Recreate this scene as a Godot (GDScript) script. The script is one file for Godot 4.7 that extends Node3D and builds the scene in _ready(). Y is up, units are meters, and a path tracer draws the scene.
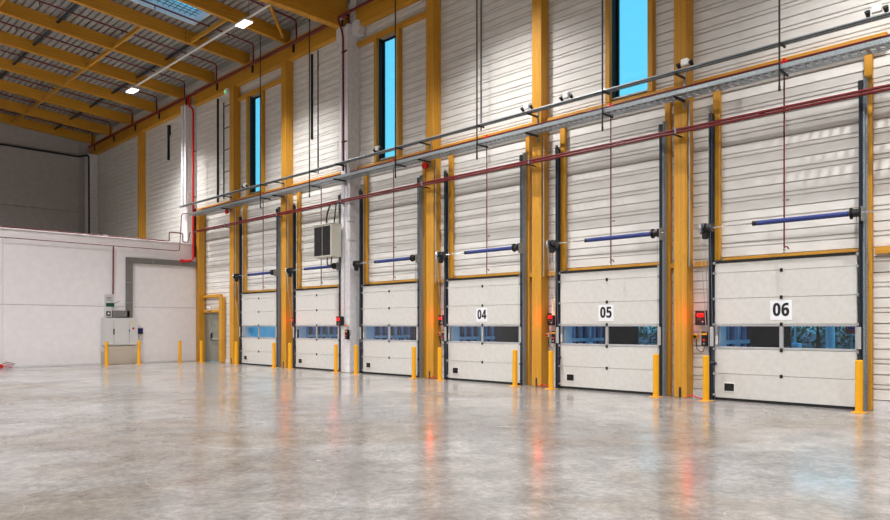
extends Node3D
# A loading hall: dock wall along x at z = 0 (inside is +z), camera 15.5 m away looking 45 degrees to it.

const F := 706.0
const W := 890.0
const H := 520.0
const HORIZON := 326.6
const EYE := 1.64
const DIST := 15.5
const DOOR_W := 2.85
const PITCH := 4.22
const DOOR_X0 := -6.92            # left edge of the door numbered six
const BOX_X := -32.2              # face of the white inner wall
const BOX_TOP := 5.57
const FAR_X := -46.75
const RIGHT_X := 12.0
const FRONT_Z := 32.0
const CLAD_Z := -0.24             # face of the cladding
const SLOPE := 0.07
const BEAM_Y := 13.0              # underside of the roof beams at z = 0
const DECK := 0.52

var M := {}
var used := {}
var mesh_cache := {}
var rng := RandomNumberGenerator.new()


# ---------------------------------------------------------------- mesh builder
class MB:
	var v := PackedVector3Array()
	var n := PackedVector3Array()
	var uv := PackedVector2Array()
	var uv2 := PackedVector2Array()

	func tri(a: Vector3, b: Vector3, c: Vector3, na: Vector3, nb: Vector3, nc: Vector3) -> void:
		# a b c counter-clockwise seen from outside; stored clockwise
		v.append(a); v.append(c); v.append(b)
		n.append(na); n.append(nc); n.append(nb)

	func quad(a: Vector3, b: Vector3, c: Vector3, d: Vector3) -> void:
		var m := (c - a).cross(d - b).normalized()
		tri(a, b, c, m, m, m)
		tri(a, c, d, m, m, m)

	func flat_tri(a: Vector3, b: Vector3, c: Vector3) -> void:
		var m := (b - a).cross(c - a).normalized()
		tri(a, b, c, m, m, m)

	func box(c: Vector3, s: Vector3, basis := Basis.IDENTITY) -> MB:
		var h := s / 2.0
		var p := []
		for i in 8:
			p.append(c + basis * Vector3(h.x if i & 1 else -h.x, h.y if i & 2 else -h.y, h.z if i & 4 else -h.z))
		quad(p[1], p[3], p[7], p[5])
		quad(p[0], p[4], p[6], p[2])
		quad(p[2], p[6], p[7], p[3])
		quad(p[0], p[1], p[5], p[4])
		quad(p[4], p[5], p[7], p[6])
		quad(p[0], p[2], p[3], p[1])
		return self

	func span(lo: Vector3, hi: Vector3) -> MB:
		return box((lo + hi) / 2.0, hi - lo)

	# box with chamfered edges
	func bev(c: Vector3, s: Vector3, b: float, basis := Basis.IDENTITY) -> MB:
		var h := s / 2.0
		var axes := [Vector3.RIGHT, Vector3.UP, Vector3.BACK]
		for ax in 3:
			for sg in [-1.0, 1.0]:
				var u := (ax + 1) % 3
				var w := (ax + 2) % 3
				var o: Vector3 = axes[ax] * h[ax] * sg
				var du: Vector3 = axes[u] * (h[u] - b)
				var dw: Vector3 = axes[w] * (h[w] - b)
				var q := [o - du - dw, o + du - dw, o + du + dw, o - du + dw]
				if sg < 0:
					q.reverse()
				quad(c + basis * q[0], c + basis * q[1], c + basis * q[2], c + basis * q[3])
		for ax in 3:
			var u := (ax + 1) % 3
			var w := (ax + 2) % 3
			for su in [-1.0, 1.0]:
				for sw in [-1.0, 1.0]:
					var l: Vector3 = axes[ax] * (h[ax] - b)
					var p1: Vector3 = axes[u] * su * h[u] + axes[w] * sw * (h[w] - b)
					var p2: Vector3 = axes[u] * su * (h[u] - b) + axes[w] * sw * h[w]
					var q := [p1 - l, p2 - l, p2 + l, p1 + l]
					var out: Vector3 = axes[u] * su + axes[w] * sw
					if (q[2] - q[0]).cross(q[3] - q[1]).dot(out) < 0:
						q.reverse()
					quad(c + basis * q[0], c + basis * q[1], c + basis * q[2], c + basis * q[3])
		for i in 8:
			var g := Vector3(1.0 if i & 1 else -1.0, 1.0 if i & 2 else -1.0, 1.0 if i & 4 else -1.0)
			var a := Vector3(h.x, h.y - b, h.z - b) * g
			var d := Vector3(h.x - b, h.y, h.z - b) * g
			var e := Vector3(h.x - b, h.y - b, h.z) * g
			if (d - a).cross(e - a).dot(g) < 0:
				var k := d
				d = e
				e = k
			flat_tri(c + basis * a, c + basis * d, c + basis * e)
		return self

	# a tube through points, bends rounded
	func pipe(pts: Array, r: float, seg := 10, bend := 0.0, caps := true) -> MB:
		var path: Array[Vector3] = []
		for i in pts.size():
			var p: Vector3 = pts[i]
			if bend > 0.0 and i > 0 and i < pts.size() - 1:
				var a: Vector3 = pts[i - 1] - p
				var b: Vector3 = pts[i + 1] - p
				var k := minf(bend, minf(a.length(), b.length()) * 0.48)
				var s := p + a.normalized() * k
				var e := p + b.normalized() * k
				for j in 5:
					var t := j / 4.0
					path.append(s.lerp(p, t).lerp(p.lerp(e, t), t))
			else:
				path.append(p)
		var tang: Array[Vector3] = []
		for i in path.size():
			var t := Vector3.ZERO
			if i > 0:
				t += (path[i] - path[i - 1]).normalized()
			if i < path.size() - 1:
				t += (path[i + 1] - path[i]).normalized()
			tang.append(t.normalized())
		var up := Vector3.UP if absf(tang[0].y) < 0.9 else Vector3.RIGHT
		var side := tang[0].cross(up).normalized()
		var rings := []
		for i in path.size():
			side = (side - tang[i] * side.dot(tang[i])).normalized()
			var up2 := tang[i].cross(side)
			var ring := []
			for j in seg:
				var an := TAU * j / seg
				ring.append(side * cos(an) + up2 * sin(an))
			rings.append(ring)
		for i in path.size() - 1:
			for j in seg:
				var k := (j + 1) % seg
				var a: Vector3 = rings[i][j]
				var b: Vector3 = rings[i][k]
				var c: Vector3 = rings[i + 1][k]
				var d: Vector3 = rings[i + 1][j]
				tri(path[i] + a * r, path[i] + b * r, path[i + 1] + c * r, a, b, c)
				tri(path[i] + a * r, path[i + 1] + c * r, path[i + 1] + d * r, a, c, d)
		if caps:
			var last := path.size() - 1
			for j in seg:
				var k := (j + 1) % seg
				flat_tri(path[0], path[0] + rings[0][k] * r, path[0] + rings[0][j] * r)
				flat_tri(path[last], path[last] + rings[last][j] * r, path[last] + rings[last][k] * r)
		return self

	# turned profile of (radius, y), flat shading across the profile, smooth round it
	func lathe(c: Vector3, prof: Array, seg := 20, basis := Basis.IDENTITY) -> MB:
		for i in prof.size() - 1:
			var p: Vector2 = prof[i]
			var q: Vector2 = prof[i + 1]
			var nn := Vector2(q.y - p.y, p.x - q.x).normalized()
			for j in seg:
				var a := TAU * j / seg
				var b := TAU * (j + 1) / seg
				var da := Vector3(cos(a), 0, -sin(a))
				var db := Vector3(cos(b), 0, -sin(b))
				var na := basis * (da * nn.x + Vector3.UP * nn.y)
				var nb := basis * (db * nn.x + Vector3.UP * nn.y)
				var p1 := c + basis * (da * p.x + Vector3.UP * p.y)
				var p2 := c + basis * (db * p.x + Vector3.UP * p.y)
				var q1 := c + basis * (da * q.x + Vector3.UP * q.y)
				var q2 := c + basis * (db * q.x + Vector3.UP * q.y)
				if p.x > 0.00001:
					tri(p1, p2, q2, na, nb, nb)
				if q.x > 0.00001:
					tri(p1, q2, q1, na, nb, na)
		return self

	# a profile of points in one plane pushed from a to b along x; pts as (y, z), the outside to the left while walking
	func sweep_x(pts: Array, x0: float, x1: float) -> MB:
		for i in pts.size() - 1:
			var p: Vector2 = pts[i]
			var q: Vector2 = pts[i + 1]
			quad(Vector3(x0, p.x, p.y), Vector3(x1, p.x, p.y), Vector3(x1, q.x, q.y), Vector3(x0, q.x, q.y))
		return self

	func mesh() -> ArrayMesh:
		var a := []
		a.resize(Mesh.ARRAY_MAX)
		a[Mesh.ARRAY_VERTEX] = v
		a[Mesh.ARRAY_NORMAL] = n
		if uv.size() == v.size():
			a[Mesh.ARRAY_TEX_UV] = uv
		if uv2.size() == v.size():
			a[Mesh.ARRAY_TEX_UV2] = uv2
		var m := ArrayMesh.new()
		m.add_surface_from_arrays(Mesh.PRIMITIVE_TRIANGLES, a)
		return m


# ---------------------------------------------------------------- scene helpers
func numbered(called: String) -> String:
	if not used.has(called):
		used[called] = 0
		return called
	used[called] += 1
	return "%s_%03d" % [called, used[called]]


func thing(called: String, label: String, category: String, at := Vector3.ZERO, group := "", kind := "") -> Node3D:
	var o := Node3D.new()
	o.name = numbered(called)
	add_child(o)
	o.position = at
	marks(o, label, category, group, kind)
	return o


func marks(o: Node, label: String, category: String, group := "", kind := "") -> void:
	if label:
		o.set_meta("label", label)
	if category:
		o.set_meta("category", category)
	if group:
		o.set_meta("group", group)
	if kind:
		o.set_meta("kind", kind)


func part(parent: Node, called: String, mb, mat: Material, at := Vector3.ZERO, label := "") -> MeshInstance3D:
	var o := MeshInstance3D.new()
	o.name = called
	o.mesh = mb.mesh() if mb is MB else mb
	o.material_override = mat
	o.position = at
	o.cast_shadow = GeometryInstance3D.SHADOW_CASTING_SETTING_ON
	parent.add_child(o, true)
	if label:
		o.set_meta("label", label)
	return o


func solo(called: String, mb, mat: Material, label: String, category: String, at := Vector3.ZERO, group := "", kind := "") -> MeshInstance3D:
	var o := part(self, numbered(called), mb, mat, at)
	marks(o, label, category, group, kind)
	return o


func copy_of(o: Node3D, at: Vector3, label: String) -> Node3D:
	var c: Node3D = o.duplicate()
	c.name = numbered(String(o.name))
	add_child(c)
	c.position = at
	c.set_meta("label", label)
	return c


# boxes that fill a rectangle of a wall in x and y, openings left free
func wall_cells(x0: float, x1: float, y0: float, y1: float, holes: Array, z0: float, z1: float) -> MB:
	var xs := [x0, x1]
	var ys := [y0, y1]
	for r: Rect2 in holes:
		for e in [r.position.x, r.end.x]:
			if e > x0 and e < x1 and not xs.has(e):
				xs.append(e)
		for e in [r.position.y, r.end.y]:
			if e > y0 and e < y1 and not ys.has(e):
				ys.append(e)
	xs.sort()
	ys.sort()
	var mb := MB.new()
	for i in xs.size() - 1:
		for j in ys.size() - 1:
			var c := Vector2((xs[i] + xs[i + 1]) / 2.0, (ys[j] + ys[j + 1]) / 2.0)
			var open := false
			for r: Rect2 in holes:
				open = open or r.has_point(c)
			if not open:
				mb.span(Vector3(xs[i], ys[j], z0), Vector3(xs[i + 1], ys[j + 1], z1))
	return mb


func beam_y(z: float) -> float:
	return BEAM_Y + SLOPE * z


# ---------------------------------------------------------------- materials
func mat(called: String, c: Color, rough := 0.6, metal := 0.0, spec := 0.5) -> StandardMaterial3D:
	var m := StandardMaterial3D.new()
	m.resource_name = called
	m.albedo_color = c
	m.roughness = rough
	m.metallic = metal
	m.metallic_specular = spec
	M[called] = m
	return m


func noise(kind: int, freq: float, seed_: int, oct := 4) -> FastNoiseLite:
	var f := FastNoiseLite.new()
	f.noise_type = kind
	f.frequency = freq
	f.seed = seed_
	f.fractal_octaves = oct
	return f


func tri_tex(m: StandardMaterial3D, tex: Texture2D, scale: Vector3) -> void:
	m.albedo_texture = tex
	m.uv1_triplanar = true
	m.uv1_world_triplanar = true
	m.uv1_scale = scale
	m.texture_filter = BaseMaterial3D.TEXTURE_FILTER_LINEAR_WITH_MIPMAPS_ANISOTROPIC


func grain_image(along_v: bool) -> Texture2D:
	var n := 512
	var img := Image.create(n, n, false, Image.FORMAT_RGB8)
	var fine := noise(FastNoiseLite.TYPE_SIMPLEX, 0.02, 3, 3)
	var tone := noise(FastNoiseLite.TYPE_SIMPLEX, 0.006, 9, 3)
	var r := RandomNumberGenerator.new()
	r.seed = 21
	var lam := []
	for i in 16:
		lam.append(r.randf_range(-0.06, 0.06))
	var knots := []
	for i in 46:
		knots.append(Vector3(r.randf() * n, r.randf() * n, r.randf_range(2.0, 5.0)))
	var dark := PackedFloat32Array()
	dark.resize(n * n)
	for k: Vector3 in knots:
		for dy in range(-10, 11):
			for dx in range(-10, 11):
				var x := posmod(int(k.x) + dx, n)
				var y := posmod(int(k.y) + dy, n)
				var d := sqrt(float(dx * dx) + dy * dy * 2.0) / k.z
				dark[y * n + x] = maxf(dark[y * n + x], clampf(1.3 - d, 0.0, 1.0))
	for y in n:
		for x in n:
			var l := x * 16 / n
			var g: float = fine.get_noise_3d(x * 6.0, y * 0.22, l * 40.0) * 0.11 + tone.get_noise_2d(x * 2.0, y * 0.7) * 0.09 + lam[l]
			if x % 32 == 0:
				g -= 0.10
			var t := clampf(0.5 + g * 1.6, 0.0, 1.0)
			var c := Color(0.65, 0.425, 0.085).lerp(Color(0.89, 0.665, 0.185), t)
			c = c.lerp(Color(0.30, 0.15, 0.05), dark[y * n + x] * 0.75)
			if along_v:
				img.set_pixel(x, y, c)
			else:
				img.set_pixel(y, x, c)
	img.generate_mipmaps()
	return ImageTexture.create_from_image(img)


func mottled(n: int, freq: float, seed_: int, a: Color, b: Color, contrast := 1.0) -> Texture2D:
	var f := noise(FastNoiseLite.TYPE_SIMPLEX_SMOOTH, freq, seed_, 5)
	var src := f.get_seamless_image(n, n)
	var img := Image.create(n, n, false, Image.FORMAT_RGB8)
	for y in n:
		for x in n:
			var t := clampf((src.get_pixel(x, y).r - 0.5) * contrast + 0.5, 0.0, 1.0)
			img.set_pixel(x, y, a.lerp(b, t))
	img.generate_mipmaps()
	return ImageTexture.create_from_image(img)


func floor_textures() -> Array:
	# broad: one tile over the whole floor (48 m); fine: one tile each 6 m
	var n := 1536
	var img := Image.create(n, n, false, Image.FORMAT_RGB8)
	var rough := Image.create(n, n, false, Image.FORMAT_RGB8)
	var warp := noise(FastNoiseLite.TYPE_SIMPLEX_SMOOTH, 0.012, 5, 3)
	var blot := noise(FastNoiseLite.TYPE_SIMPLEX_SMOOTH, 0.009, 11, 6)
	var warm := noise(FastNoiseLite.TYPE_SIMPLEX_SMOOTH, 0.006, 17, 5)
	for y in n:
		for x in n:
			var wx := warp.get_noise_2d(x, y) * 55.0
			var wy := warp.get_noise_2d(x + 700.0, y) * 55.0
			var b := blot.get_noise_2d(x + wx, y + wy)
			var w := warm.get_noise_2d(x - wy, y + wx)
			var t := clampf(0.52 + b * 1.0, 0.0, 1.0)
			var c := Color(0.635, 0.62, 0.61).lerp(Color(0.77, 0.76, 0.755), t)
			c = c.lerp(Color(0.62, 0.57, 0.51), clampf(w * 1.5 - 0.1, 0.0, 0.55))
			img.set_pixel(x, y, c)
			var r := clampf(0.185 - b * 0.14 + absf(w) * 0.08, 0.10, 0.32)
			rough.set_pixel(x, y, Color(r, r, r))
	img.generate_mipmaps()
	rough.generate_mipmaps()
	n = 1024
	var fine := Image.create(n, n, false, Image.FORMAT_RGB8)
	var base := noise(FastNoiseLite.TYPE_SIMPLEX_SMOOTH, 0.010, 31, 6)
	base.domain_warp_enabled = true
	base.domain_warp_amplitude = 70.0
	base.domain_warp_frequency = 0.006
	base.domain_warp_fractal_octaves = 4
	var src := base.get_seamless_image(n, n)
	var grit := noise(FastNoiseLite.TYPE_SIMPLEX, 0.2, 37, 2).get_seamless_image(n, n)
	var mid := noise(FastNoiseLite.TYPE_SIMPLEX_SMOOTH, 0.05, 33, 4)
	mid.domain_warp_enabled = true
	mid.domain_warp_amplitude = 26.0
	mid.domain_warp_frequency = 0.02
	var wrinkle := mid.get_seamless_image(n, n)
	var val := PackedFloat32Array()
	val.resize(n * n)
	for y in n:
		for x in n:
			val[y * n + x] = 0.81 + (src.get_pixel(x, y).r - 0.5) * 0.20 + (wrinkle.get_pixel(x, y).r - 0.5) * 0.20 + (grit.get_pixel(x, y).r - 0.5) * 0.12
	var r2 := RandomNumberGenerator.new()
	r2.seed = 77
	for i in 110:                     # pale trowel sweeps and scratches
		var cx := r2.randf() * n
		var cy := r2.randf() * n
		var rad := r2.randf_range(14, 130)
		var a0 := r2.randf() * TAU
		var a1 := a0 + r2.randf_range(0.3, 1.9)
		var amt := r2.randf_range(0.06, 0.24)
		var steps := int(rad * (a1 - a0) * 1.4)
		for s in steps:
			var t := float(s) / steps
			var a := lerpf(a0, a1, t)
			var fade := sin(t * PI) * amt
			var rr := rad * (1.0 + 0.25 * t)
			var x := posmod(int(cx + cos(a) * rr), n)
			var y := posmod(int(cy + sin(a) * rr * 0.7), n)
			val[y * n + x] += fade
			val[y * n + posmod(x + 1, n)] += fade * 0.6
	for i in 70:                      # small dark spots
		var x := r2.randi() % n
		var y := r2.randi() % n
		val[y * n + x] -= 0.3
		val[y * n + (x + 1) % n] -= 0.2
	for y in n:
		for x in n:
			var g := clampf(val[y * n + x], 0.2, 1.0)
			fine.set_pixel(x, y, Color(g, g * 0.995, g * 0.985))
	fine.generate_mipmaps()
	return [ImageTexture.create_from_image(img), ImageTexture.create_from_image(rough), ImageTexture.create_from_image(fine)]


func make_materials() -> void:
	var gv := grain_image(true)
	var gu := grain_image(false)
	tri_tex(mat("wood_upright", Color(1, 1, 1), 0.55), gv, Vector3(1.5, 0.3, 1.5))
	tri_tex(mat("wood_lying", Color(1, 1, 1), 0.55), gu, Vector3(0.3, 1.5, 0.3))
	tri_tex(mat("cladding", Color(1, 1, 1), 0.48), mottled(256, 0.02, 41, Color(0.845, 0.83, 0.805), Color(0.90, 0.89, 0.87)), Vector3(0.25, 0.9, 0.25))
	tri_tex(mat("white_panel", Color(1, 1, 1), 0.6), mottled(256, 0.03, 43, Color(0.91, 0.895, 0.90), Color(0.94, 0.925, 0.93)), Vector3(0.3, 0.3, 0.3))
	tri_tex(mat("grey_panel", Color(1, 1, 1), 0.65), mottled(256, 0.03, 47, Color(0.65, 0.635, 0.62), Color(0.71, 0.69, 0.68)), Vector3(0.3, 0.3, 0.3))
	tri_tex(mat("door_skin", Color(1, 1, 1), 0.42), mottled(256, 0.05, 53, Color(0.79, 0.78, 0.755), Color(0.83, 0.82, 0.80)), Vector3(0.5, 0.5, 0.5))
	tri_tex(mat("concrete_white", Color(1, 1, 1), 0.7), mottled(256, 0.04, 59, Color(0.80, 0.79, 0.80), Color(0.89, 0.88, 0.885)), Vector3(0.5, 0.5, 0.5))
	tri_tex(mat("galvanised", Color(1, 1, 1), 0.42, 0.55), mottled(256, 0.06, 61, Color(0.50, 0.53, 0.55), Color(0.68, 0.70, 0.71), 1.6), Vector3(2, 2, 2))
	mat("dark_steel", Color(0.16, 0.20, 0.24), 0.45, 0.4)
	tri_tex(mat("deck", Color(1, 1, 1), 0.5, 0.1), mottled(256, 0.03, 67, Color(0.56, 0.55, 0.535), Color(0.64, 0.63, 0.615)), Vector3(0.4, 0.4, 0.4))
	mat("aluminium", Color(0.74, 0.74, 0.74), 0.4, 0.5)
	mat("chrome", Color(0.85, 0.85, 0.86), 0.25, 0.9)
	mat("black_rubber", Color(0.025, 0.025, 0.028), 0.7)
	mat("black_plastic", Color(0.045, 0.045, 0.05), 0.4)
	mat("dark_rod", Color(0.11, 0.11, 0.12), 0.5, 0.3)
	mat("red_pipe", Color(0.40, 0.02, 0.05), 0.42)
	mat("bright_red", Color(0.80, 0.05, 0.05), 0.35)
	mat("yellow_paint", Color(0.93, 0.66, 0.02), 0.4)
	mat("blue_spring", Color(0.17, 0.23, 0.48), 0.5, 0.2)
	mat("white_plastic", Color(0.90, 0.90, 0.89), 0.45)
	mat("grey_cabinet", Color(0.80, 0.80, 0.80), 0.4)
	mat("beige_plinth", Color(0.74, 0.70, 0.64), 0.6)
	mat("grey_paint", Color(0.50, 0.50, 0.46), 0.5)
	mat("grey_duct", Color(0.47, 0.46, 0.45), 0.55, 0.2)
	mat("green_box", Color(0.02, 0.30, 0.20), 0.4)
	mat("print_black", Color(0.015, 0.015, 0.015), 0.6)
	mat("plate_white", Color(0.92, 0.92, 0.93), 0.5)
	mat("heater_case", Color(0.80, 0.79, 0.74), 0.45)
	mat("heater_fin", Color(0.20, 0.20, 0.20), 0.5, 0.3)
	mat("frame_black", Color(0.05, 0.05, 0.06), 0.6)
	mat("cream_plastic", Color(0.86, 0.80, 0.66), 0.5)
	mat("blue_lens", Color(0.03, 0.12, 0.55), 0.2)
	mat("cable_grey", Color(0.33, 0.33, 0.33), 0.6)
	mat("asphalt", Color(0.22, 0.22, 0.23), 0.9)
	mat("dock_panel", Color(0.50, 0.64, 0.86), 0.55)  # blue of the sky light is mixed into this panel colour
	mat("dock_recess_shade", Color(0.10, 0.16, 0.27), 0.6)  # dark colour stands for the shade between the shelter ribs
	mat("dock_frame", Color(0.80, 0.88, 0.95), 0.5)
	mat("leaf", Color(0.25, 0.36, 0.20), 0.7)
	mat("bark", Color(0.24, 0.19, 0.15), 0.9)
	mat("joint_filler", Color(0.30, 0.28, 0.26), 0.8)
	var glass := mat("glass", Color(0.02, 0.03, 0.05, 0.06), 0.02)
	glass.transparency = BaseMaterial3D.TRANSPARENCY_ALPHA
	var g2 := mat("lamp_glow", Color(1, 1, 1), 0.5)
	g2.emission_enabled = true
	g2.emission = Color(1.0, 0.97, 0.92)
	g2.emission_energy_multiplier = 14.0
	var r := mat("red_glow", Color(0.9, 0.05, 0.03), 0.3)
	r.emission_enabled = true
	r.emission = Color(1.0, 0.03, 0.03)
	r.emission_energy_multiplier = 3.0
	var gg := mat("green_glow", Color(0.1, 0.8, 0.3), 0.3)
	gg.emission_enabled = true
	gg.emission = Color(0.15, 1.0, 0.45)
	gg.emission_energy_multiplier = 1.6
	var ft := floor_textures()
	var fm := mat("concrete_floor", Color(1, 1, 1), 1.0)
	fm.albedo_texture = ft[0]
	fm.roughness_texture = ft[1]
	fm.roughness_texture_channel = BaseMaterial3D.TEXTURE_CHANNEL_RED
	fm.detail_enabled = true
	fm.detail_albedo = ft[2]
	fm.detail_blend_mode = BaseMaterial3D.BLEND_MODE_MUL
	fm.detail_uv_layer = BaseMaterial3D.DETAIL_UV_2
	fm.metallic_specular = 0.6


# ---------------------------------------------------------------- camera, sky, lamps
func make_view() -> void:
	var cam := Camera3D.new()
	cam.name = "camera"
	cam.projection = Camera3D.PROJECTION_FRUSTUM
	cam.near = 0.1
	cam.far = 400.0
	cam.size = cam.near * H / F
	cam.frustum_offset = Vector2(0, cam.near * (HORIZON - H / 2.0) / F)
	add_child(cam)
	cam.position = Vector3(0, EYE, DIST)
	cam.rotation = Vector3(0, PI / 4.0, 0)
	cam.current = true
	var we := WorldEnvironment.new()
	we.name = "environment"
	var e := Environment.new()
	e.background_mode = Environment.BG_SKY
	e.sky = Sky.new()
	var sm := ProceduralSkyMaterial.new()
	sm.sky_top_color = Color(0.10, 0.45, 0.97)
	sm.sky_horizon_color = Color(0.43, 0.88, 1.0)
	sm.ground_bottom_color = Color(0.10, 0.16, 0.24)
	sm.ground_horizon_color = Color(0.30, 0.50, 0.66)
	sm.sky_curve = 1.5
	sm.sky_energy_multiplier = 1.15
	sm.sun_angle_max = 0.0
	e.sky.sky_material = sm
	e.background_energy_multiplier = 1.0
	e.tonemap_mode = Environment.TONE_MAPPER_LINEAR
	e.tonemap_exposure = 0.95
	e.sdfgi_enabled = true
	e.ssao_enabled = true
	e.ssil_enabled = true
	we.environment = e
	add_child(we)


const LAMP_Y := 12.45
const LAMP_Z := 2.74
const LAMP_ENERGY := [150.0, 116.0, 116.0]   # narrow optics along the wall, wide ones over the hall
const LAMP_ANGLE := [56.0, 80.0, 80.0]
const LAMP_BLEND := [1.0, 0.6, 0.6]

func make_lamps() -> void:
	# three runs of high-bay fittings parallel to the dock wall; only the nearest run reaches into the picture
	var rows := [LAMP_Z, 12.9, 23.0]
	for ri in rows.size():
		var z: float = rows[ri]
		var y := LAMP_Y + SLOPE * (z - LAMP_Z)
		var rail := thing("lamp_rail", ["slim white lamp rail under the timber roof nearest the dock wall", "slim white lamp rail over the middle of the hall", "slim white lamp rail at the back of the hall"][ri], "lamp rail", Vector3(-33.4, y + 0.135, z), "lamp rails")
		part(rail, "trunking", MB.new().bev(Vector3(21.7, 0, 0), Vector3(43.8, 0.06, 0.07), 0.012), M.white_plastic)
		for i in 9:
			var x := 0.8 + i * 5.0
			part(rail, "hanger", MB.new().pipe([Vector3(x, 0.03, 0), Vector3(x, beam_y(z) + DECK - y - 0.135, 0)], 0.006, 6), M.dark_rod)
		for i in 5:
			var x := -33.06 + 10.14 * i
			var l: String
			if ri == 0:
				l = ["far glowing high bay lamp hanging under the timber roof", "nearer glowing high bay lamp hanging beside the skylight", "third high bay lamp of the dock side run", "fourth high bay lamp of the dock side run", "fifth high bay lamp of the dock side run"][i]
			else:
				l = ["first", "second", "third", "fourth", "fifth"][i] + " high bay lamp of the " + ["", "middle", "rear"][ri] + " run overhead"
			var t := thing("high_bay_lamp", l, "lamp", Vector3(x, y, z), "high bay lamps")
			part(t, "housing", MB.new().bev(Vector3(0, 0.04, 0), Vector3(0.74, 0.07, 0.36), 0.015), M.white_plastic)
			for k in 7:
				part(t, "cooling_fin", MB.new().box(Vector3(-0.3 + k * 0.1, 0.085, 0), Vector3(0.012, 0.03, 0.3)), M.aluminium)
			part(t, "light_panel", MB.new().box(Vector3(0, 0.0, 0), Vector3(0.66, 0.012, 0.3)), M.lamp_glow)
			var a := SpotLight3D.new()
			a.name = "lamp_light"
			a.spot_angle = LAMP_ANGLE[ri]
			a.spot_angle_attenuation = LAMP_BLEND[ri]
			a.light_size = 0.11
			a.light_energy = LAMP_ENERGY[ri]
			a.light_color = Color(0.99, 0.985, 0.985)
			a.spot_range = 80.0
			a.spot_attenuation = 2.0
			a.shadow_enabled = true
			t.add_child(a)
			a.position = Vector3(0, -0.02, 0)
			a.rotation = Vector3(-PI / 2.0, 0, 0)


# ---------------------------------------------------------------- shell
func door_x(k: int) -> float:
	return DOOR_X0 - PITCH * k          # left edge, k = 0 is the door numbered six


const WINDOWS := [-9.16, -18.42, -27.15]     # centres of the tall windows
const WIN_W := 1.06
const WIN_Y0 := 7.42
const WIN_Y1 := 11.62
const SERVICE_X := -31.05                # centre of the grey service door
const SKY_X0 := -26.9
const SKY_X1 := -25.5
const SKY_Z0 := 2.7
const SKY_Z1 := 6.6

func make_floor() -> void:
	var root := thing("floor", "polished grey concrete floor with pale trowel marks", "floor", Vector3.ZERO, "", "structure")
	var gap := 0.008
	for r in [[-0.6, 9.65 - gap], [9.65 + gap, FRONT_Z]]:
		var mb := MB.new()
		mb.span(Vector3(FAR_X, -0.25, r[0]), Vector3(RIGHT_X, 0.0, r[1]))
		for p in mb.v:
			mb.uv.append(Vector2((p.x + 48.0) / 62.0, (p.z + 4.0) / 62.0))
			mb.uv2.append(Vector2(p.x * 0.961 + p.z * 0.276, p.z * 0.961 - p.x * 0.276) / 6.0)
		part(root, "slab", mb, M.concrete_floor)
	part(root, "joint", MB.new().span(Vector3(FAR_X, -0.2, 9.65 - gap), Vector3(-18.6, -0.006, 9.65 + gap)), M.joint_filler)
	var fill := MB.new().span(Vector3(-18.6, -0.25, 9.65 - gap), Vector3(RIGHT_X, 0.0, 9.65 + gap))
	for p in fill.v:
		fill.uv.append(Vector2((p.x + 48.0) / 62.0, (p.z + 4.0) / 62.0))
		fill.uv2.append(Vector2(p.x * 0.961 + p.z * 0.276, p.z * 0.961 - p.x * 0.276) / 6.0)
	part(root, "slab", fill, M.concrete_floor)


func tray_mesh(length: float) -> Mesh:
	var key := "tray%.3f" % length
	if not mesh_cache.has(key):
		var pts := []
		var g := 0.034
		for y in [0.0, 0.215, 0.305]:
			if y > 0.0:
				pts.append(Vector2(y - 0.003, 0)); pts.append(Vector2(y, -g)); pts.append(Vector2(y + 0.020, -g)); pts.append(Vector2(y + 0.023, 0))
			else:
				pts.append(Vector2(0, -0.04)); pts.append(Vector2(0.018, -0.04)); pts.append(Vector2(0.022, 0))
		pts.append(Vector2(0.496, 0)); pts.append(Vector2(0.5, -0.04))
		var mb := MB.new().sweep_x(pts, 0.002, length - 0.002)
		mb.quad(Vector3(0.002, 0, -0.04), Vector3(0.002, 0, 0), Vector3(0.002, 0.5, 0), Vector3(0.002, 0.5, -0.04))
		mb.quad(Vector3(length - 0.002, 0, 0), Vector3(length - 0.002, 0, -0.04), Vector3(length - 0.002, 0.5, -0.04), Vector3(length - 0.002, 0.5, 0))
		mesh_cache[key] = mb.mesh()
	return mesh_cache[key]


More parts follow.
